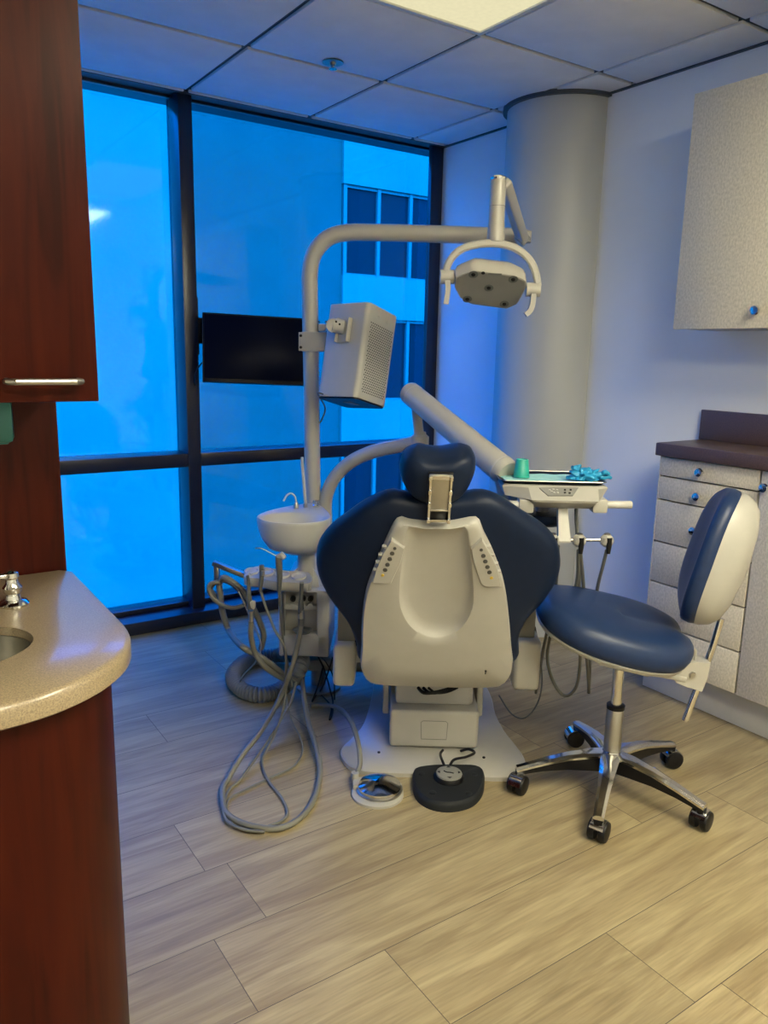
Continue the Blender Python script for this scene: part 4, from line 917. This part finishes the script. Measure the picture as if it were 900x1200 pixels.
# corrugated hose ring on the floor
cg = [H(345, 768, None, .05), H(322, 768, None, .032), H(300, 770, None, .032), H(283, 778, None, .032), H(273, 792, None, .032), H(280, 806, None, .032), H(300, 814, None, .032), H(322, 811, None, .032), H(338, 801, None, .04), H(349, 788, VU-.02), H(354, 772, VU+.06)]
pp, _ = spline(cg, .03, 12)
# resample evenly
ds = [0]
for i in range(1, len(pp)): ds.append(ds[-1]+(pp[i]-pp[i-1]).length)
Nn = int(ds[-1]/.0028); ev = []; j = 0
for i in range(Nn):
    d_ = ds[-1]*i/(Nn-1)
    while j < len(ds)-2 and ds[j+1] < d_: j += 1
    t_ = (d_-ds[j])/max(1e-9, ds[j+1]-ds[j]); ev.append(pp[j].lerp(pp[j+1], t_))
m = MB(); m.tube(ev, [(.0315, .0315, .026, .021, .026)[i % 5] for i in range(Nn)], 20)
tag(m.build('corrugated_hose', corr_m, ang=22), 'dark ribbed hose coiled on the floor under the cuspidor tower', 'hose')

# black power leads
pc_ = thing('power_leads', 'black power leads dangling between the tower and the chair', 'cable', onz(388, 835, 0))
hose('lead', [H(373, 770, VU+.05), H(380, 785, .5), H(386, 805, .55), H(390, 822, None, .004), H(389, 838, None, .004), H(386, 843, None, .004), H(388, 828, None, .004), H(377, 815, None, .004), H(372, 812, None, .004)], .0032, black_m, pc_)
hose('lead', [H(390, 770, .5), H(383, 792, .5), H(374, 812, None, .004), H(366, 822, None, .004), H(372, 805, .55), H(379, 780, .6)], .0032, black_m, pc_)
hose('lead', [H(376, 770, VU+.1), H(383, 778, .5), H(391, 795, .52), H(392, 820, None, .004)], .0028, black_m, pc_)

# foot pedal (chrome dome on a cream ring)
pd = thing('foot_pedal', 'round chrome foot pedal on a cream base ring, on the floor', 'foot pedal', onz(443, 929, 0))
pc6 = onz(444, 929, 0); m = MB(); m.lathe([(.080, 0), (.080, .008), (.074, .012), (.05, .012)], pc6-E1*.004-E2*.01, seg=48); m.build('base', white_m, pd)
m = MB(); q = pc6+E1*.001+E2*.0; m.lathe([(.066, .012), (.068, .02), (.066, .028), (.058, .031), (.030, .040), (.006, .044)], q, seg=48); m.build('dome', chrome_m, pd)
m = MB(); m.lathe([(.0665, .010), (.072, .013), (.072, .018), (.067, .021)], q, seg=48); m.build('collar', brush_m, pd)
q = onz(416, 912, .025); m = MB(); m.tube([q+EZ*.02, q-EZ*.005], .012, 12); m.box(q-EZ*.006+E1*.01-E2*.02, (.03, .05, .02), .005, (E1, E2, EZ)); m.build('hose_fitting', lgrey_m, pd)
hose('hose', [q+EZ*.01, H(422, 895, -.02), H(419, 868, .05), H(411, 845, .15), H(400, 832, .28), H(388, 827, .42), H(375, 826, None, .01), H(364, 827, None, .01)], .0082, hose_m, pd, seg=10)
# foot controller
fc_ = thing('foot_controller', 'charcoal half-round foot controller with grey dial on the floor', 'foot control', onz(525, 925, 0))
fcp = [(484, 905), (488, 901), (500, 899), (515, 898), (545, 898), (560, 899), (567, 904), (568, 915), (565, 927), (555, 938), (538, 944), (520, 945), (502, 941), (489, 932), (484, 920)]
fq = [uvz(onz(*p, .02)) for p in fcp]; fce = (sum(p[0] for p in fq)/15, sum(p[1] for p in fq)/15)
fr_ = polar(smooth2([(p[0], p[1]) for p in fq], 3), fce, 64)
fz = lambda s_, z: [loc(fce[0]+(p[0]-fce[0])*s_, fce[1]+(p[1]-fce[1])*s_, z) for p in fr_]
m = MB(); m.rings([fz(1.0, 0), fz(1.0, .016), fz(.97, .026), fz(.93, .03), fz(.3, .032)]); m.build('body', rub_m, fc_)
for (x, y) in ((494, 907), (556, 908), (507, 929), (549, 930)):
    m = MB(); m.lathe([(.011, 0), (.010, .003), (.006, .004)], onz(x, y, .0295), seg=20); m.build('stud', rub_m, fc_)
dq = onz(526, 911, .034)
m = MB(); m.lathe([(.047, -.004), (.047, .006), (.043, .012), (.02, .013)], dq, seg=40); m.build('dial_ring', black_m, fc_)
m = MB(); m.lathe([(.041, .012), (.040, .0165), (.036, .018), (.01, .018)], dq, seg=40); dl = m.build('dial', mat('dial_grey', (.20, .20, .19), .5), fc_)
m = MB()
for k in range(4):
    d_ = (E1, E2, -E1, -E2)[k]; s_ = (E2, -E1, -E2, E1)[k]; c6 = dq+EZ*.0181+d_*.028
    m.prism([c6+d_*.008, c6+s_*.007, c6-s_*.007], EZ*.001)
m.tube([dq+EZ*.0188-E1*.016+E2*.006, dq+EZ*.0188-E1*.008-E2*.002, dq+EZ*.0188+E1*.004-E2*.003, dq+EZ*.0188+E1*.014-E2*.007], .0018, 6); m.build('symbol', black_m, dl)
hose('cable', [dq-EZ*.01+E2*.04, H(519, 893, .0), H(516, 884, .06), H(519, 879, .09)], .0045, black_m, fc_)
hose('cable', [dq-EZ*.01+E2*.045, H(531, 891, .0), H(546, 887, .05), H(556, 882, .08), H(549, 878, .1), H(540, 880, .12)], .0045, black_m, fc_)

# ------------------------------------------------------------------ dentist stool
STC = V((1.842, 1.418, 0))
VSR = V((RGT.x, RGT.y, 0)).normalized(); VSA = V((FWD.x, FWD.y, 0)).normalized()
st = thing('dentist_stool', 'navy saddle stool with backrest on a chrome five-star base', 'stool', STC)
casters = [onz(601, 927), onz(699, 987), onz(819, 972), onz(782, 898), onz(672, 868)]
for i, c6 in enumerate(casters):
    d_ = (c6-STC); d_.z = 0; ln = d_.length; d_.normalize(); s_ = EZ.cross(d_)
    ln = .285
    prof = [(.018, .132, .058, .030), (.07, .131, .054, .027), (.14, .122, .043, .022), (.215, .104, .031, .018), (ln-.014, .088, .024, .016), (ln+.012, .081, .024, .015)]
    P_ = lambda t_, z, w_: (STC+d_*t_+s_*w_+EZ*z, STC+d_*t_-s_*w_+EZ*z)
    rgs = []; rg2 = []
    for (t_, z, hgt, wd) in prof:
        a1, a2 = P_(t_, z+.004, wd*.5); b1, b2 = P_(t_, z-.002, wd); c1, c2_ = P_(t_, z-.009, wd); rgs.append([a1, b1, c1, c2_, b2, a2])
        a1, a2 = P_(t_, z-.0095, wd*.92); b1, b2 = P_(t_, z-hgt, wd*.7); rg2.append([a1, b1, b2, a2])
    m = MB(); m.rings(rgs); lg = m.build('leg', chrome_m, st, ang=25)
    m = MB(); m.rings(rg2); m.build('underside', black_m, lg, ang=25)
    # caster
    cc6 = STC+d_*ln; m = MB(); m.tube([cc6+EZ*.064, cc6+EZ*.050, cc6+EZ*.040], [.013, .012, .009], 12); st_ = m.build('caster', black_m, st)
    al = R([200, 20, 10, -20, 150][i]); wd_ = V((math.cos(al), math.sin(al), 0)); ct_ = cc6+EZ*.0302+wd_*.010; ax6 = EZ.cross(wd_)
    for sg in (-1, 1):
        m = MB(); m.lathe([(.020, -.009), (.028, -.009), (.030, -.005), (.030, .005), (.028, .009), (.020, .011), (.006, .012)], ct_+ax6*sg*.016, ax6*sg, 28); m.build('wheel', black_m, st_)
    m = MB(); rg = []
    for k in range(13):
        a_ = R(10+k*12); dr = wd_*math.cos(a_)+EZ*math.sin(a_); p = ct_+dr*.0325; rg.append([p-ax6*.020, p+ax6*.020, p+ax6*.020-dr*.003, p-ax6*.020-dr*.003])
    m.rings(rg); m.build('hood', chrome_m, st_, ang=30)
m = MB(); m.lathe([(.030, .075), (.034, .085), (.034, .125), (.0275, .138)], STC, seg=32); m.build('hub', chrome_m, st)
m = MB(); m.lathe([(.0262, .13), (.0262, .275), (.0245, .279)], STC, seg=32); m.build('lower_column', brush_m, st)
m = MB(); m.lathe([(.027, .276), (.0275, .288), (.02, .291)], STC, seg=32); m.build('column_collar', black_m, st)
SH = at
m = MB(); m.lathe([(.0165, .285), (.0165, .43)], STC, seg=28); m.build('piston', chrome_m, st)
# seat: local frame, tilted down to the right of the picture
SD = onplane(716, 735, STC, VSA)      # centre of the seat in the picture
tilt = R(-13); SX = (VSR*math.cos(tilt)+EZ*math.sin(tilt)); SY = VSA; SZ_ = SX.cross(SY)
if SZ_.z < 0: SZ_ = -SZ_
rollf = R(6); SYn = SY*math.cos(rollf)+SZ_*math.sin(rollf); SZ_ = SZ_*math.cos(rollf)-SY*math.sin(rollf); SY = SYn
Ls = onplane(630, 712, STC, VSA); Rs = onplane(803, 757, STC, VSA); SCn = (Ls+Rs)/2; SW = (Rs-Ls).length/2
def seat_ring(s_, z, sc_=None):
    o_ = []
    for k in range(96):
        a_ = 2*PI*k/96; x, y = math.cos(a_), math.sin(a_)
        rx_ = SW; ry = SW*.88
        n_ = 2.5; den = (abs(x)**n_+abs(y)**n_)**(1/n_); r_ = 1/den
        notch = .07*math.exp(-(a_ if a_ < PI else a_-2*PI)**2/.03)
        r_ *= (1-notch); wy = 1-.10*(-x*.5+.5)
        dome = 0
        o_.append(SCn+SX*(x*r_*s_*rx_)+SY*(y*r_*s_*ry*wy)+SZ_*(z+ .014*(x*s_)**2-.010*math.exp(-((y*s_)/.25)**2)*max(0, x)*(1 if z > 0 else 0)))
    return o_
m = MB(); m.rings([seat_ring(.93, -.036), seat_ring(.975, -.030), seat_ring(1.0, -.012), seat_ring(1.0, .004), seat_ring(.975, .022), seat_ring(.92, .036), seat_ring(.8, .047), seat_ring(.6, .054), seat_ring(.3, .056), seat_ring(.08, .056)]); m.build('seat', snavy_m, st, ang=75)
m = MB(); m.rings([seat_ring(.45, -.062), seat_ring(.8, -.056), seat_ring(.95, -.046), seat_ring(.965, -.036), seat_ring(.93, -.030)]); m.build('seat_pan', white_m, st, ang=60)
m = MB(); m.box(STC+EZ*.44, (.16, .12, .03), .006, (SX, SY, SZ_)); m.build('mechanism', enam_m, st)
# bracket at the back of the seat
bk = thing  # (alias unused)
Z7 = lambda x, y: (580+x/2.728, 560+y/2.728)
def SP(px, py, dv=0): return onplane(px, py, STC+VSA*dv, VSA)
pb = [Z7(570, 640), Z7(600, 600), Z7(640, 590), Z7(690, 592), Z7(680, 640), Z7(662, 684), Z7(610, 668), Z7(580, 655)]
m = MB(); m.prism([SP(*p, -.03) for p in pb], VSA*.06); br_ = m.build('back_bracket', enam_m, st)
q1 = SP(*Z7(420, 598), 0); q2 = SP(*Z7(600, 632), 0)
m = MB(); d7 = (q2-q1).normalized(); m.box((q1+q2)/2, ((q2-q1).length, .07, .016), .004, (d7, VSA, d7.cross(VSA))); m.build('bracket_arm', enam_m, st)
m = MB()
for (x, y) in ((602, 602), (592, 640)): m.lathe([(.0055, 0), (.0055, .003), (.003, .005)], SP(*Z7(x, y), -.03), -VSA, 14)
m.build('bolt', pale_m, br_)
m = MB(); c7 = SP(*Z7(631, 630), -.03); m.lathe([(.011, 0), (.010, .006)], c7, -VSA, 6); m.build('nut', brush_m, br_)
m = MB(); c8 = SP(*Z7(632, 560), -.01); m.tube([c8-EZ*.025-VSR*.008, c8+EZ*.006-VSR*.008, c8+EZ*.014, c8+EZ*.006+VSR*.008, c8-EZ*.025+VSR*.008], .004, 8, smooth=4); m.build('catch', enam_m, br_)
m = MB(); m.tube([SP(*Z7(608, 775), 0), SP(*Z7(640, 690), 0), SP(*Z7(690, 560), 0), SP(*Z7(724, 450), .0)], .0105, 16, smooth=4); m.build('back_rod', chrome_m, st)
# backrest
bc7 = SP(*Z7(722, 258), .0)
lean = R(13); yw = R(-18)
FN = (-VSR*math.cos(yw)+VSA*-math.sin(yw)).normalized()           # facing direction (left in the picture)
FN = (-VSR*math.cos(yw) - VSA*math.sin(yw)).normalized()
FS = EZ.cross(FN).normalized(); FU = (EZ*math.cos(lean)-FN*math.sin(lean)); FNl = (FN*math.cos(lean)+EZ*math.sin(lean))
hb7 = (SP(*Z7(800, 40)).z-SP(*Z7(680, 473)).z)/2
def bring7(s_, n_, e=2.5):
    o_ = []
    for k in range(72):
        a_ = 2*PI*k/72; x, y = math.cos(a_), math.sin(a_); r_ = 1/(abs(x)**e+abs(y)**e)**(1/e)
        sx7, sy7 = x*r_*s_, y*r_*s_
        o_.append(bc7+FS*sx7*.155*(1-.10*sy7)+FU*sy7*hb7+FNl*(n_+.045*sx7**2+.018*sy7**2-.01))
    return o_
m = MB(); m.rings([bring7(.9, .0), bring7(.98, .0), bring7(1, .018), bring7(.985, .036), bring7(.93, .050), bring7(.8, .060), bring7(.5, .068), bring7(.1, .07)]); m.build('backrest_pad', snavy_m, st, ang=75)
m = MB(); m.rings([bring7(.985, .004), bring7(.985, -.010), bring7(.93, -.035), bring7(.82, -.052), bring7(.6, -.062), bring7(.2, -.066)]); m.build('backrest_shell', white_m, st, ang=75)

# ------------------------------------------------------------------ light
wd = bpy.data.worlds.new('sky'); S.world = wd; wd.use_nodes = True; nt = wd.node_tree
bg = nt.nodes['Background']; skt = nt.nodes.new('ShaderNodeTexSky')
skt.sky_type = 'NISHITA'; skt.sun_disc = False; skt.sun_elevation = R(42); skt.sun_rotation = R(200); skt.air_density = 1; skt.dust_density = 2
nt.links.new(skt.outputs[0], bg.inputs[0]); bg.inputs[1].default_value = SKY_S = 3.2
sd_ = bpy.data.lights.new('sun', 'SUN'); so_ = bpy.data.objects.new('sun', sd_); COL.objects.link(so_)
sd_.energy = 6; sd_.angle = R(.5); sd_.color = (1, .95, .88)
to_sun = V((-.5, -.55, .85)).normalized(); so_.rotation_euler = to_sun.to_track_quat('Z', 'Y').to_euler(); so_.location = (0, 0, 10)
S.cycles.max_bounces = 8; S.cycles.diffuse_bounces = 4; S.cycles.transparent_max_bounces = 16; S.cycles.caustics_reflective = False
S.cycles.sample_clamp_indirect = 6
S.cycles.use_denoising = True
S.view_settings.view_transform = 'Standard'; S.view_settings.look = 'None'; S.view_settings.exposure = 0; S.view_settings.gamma = 1
S.view_settings.use_curve_mapping = False
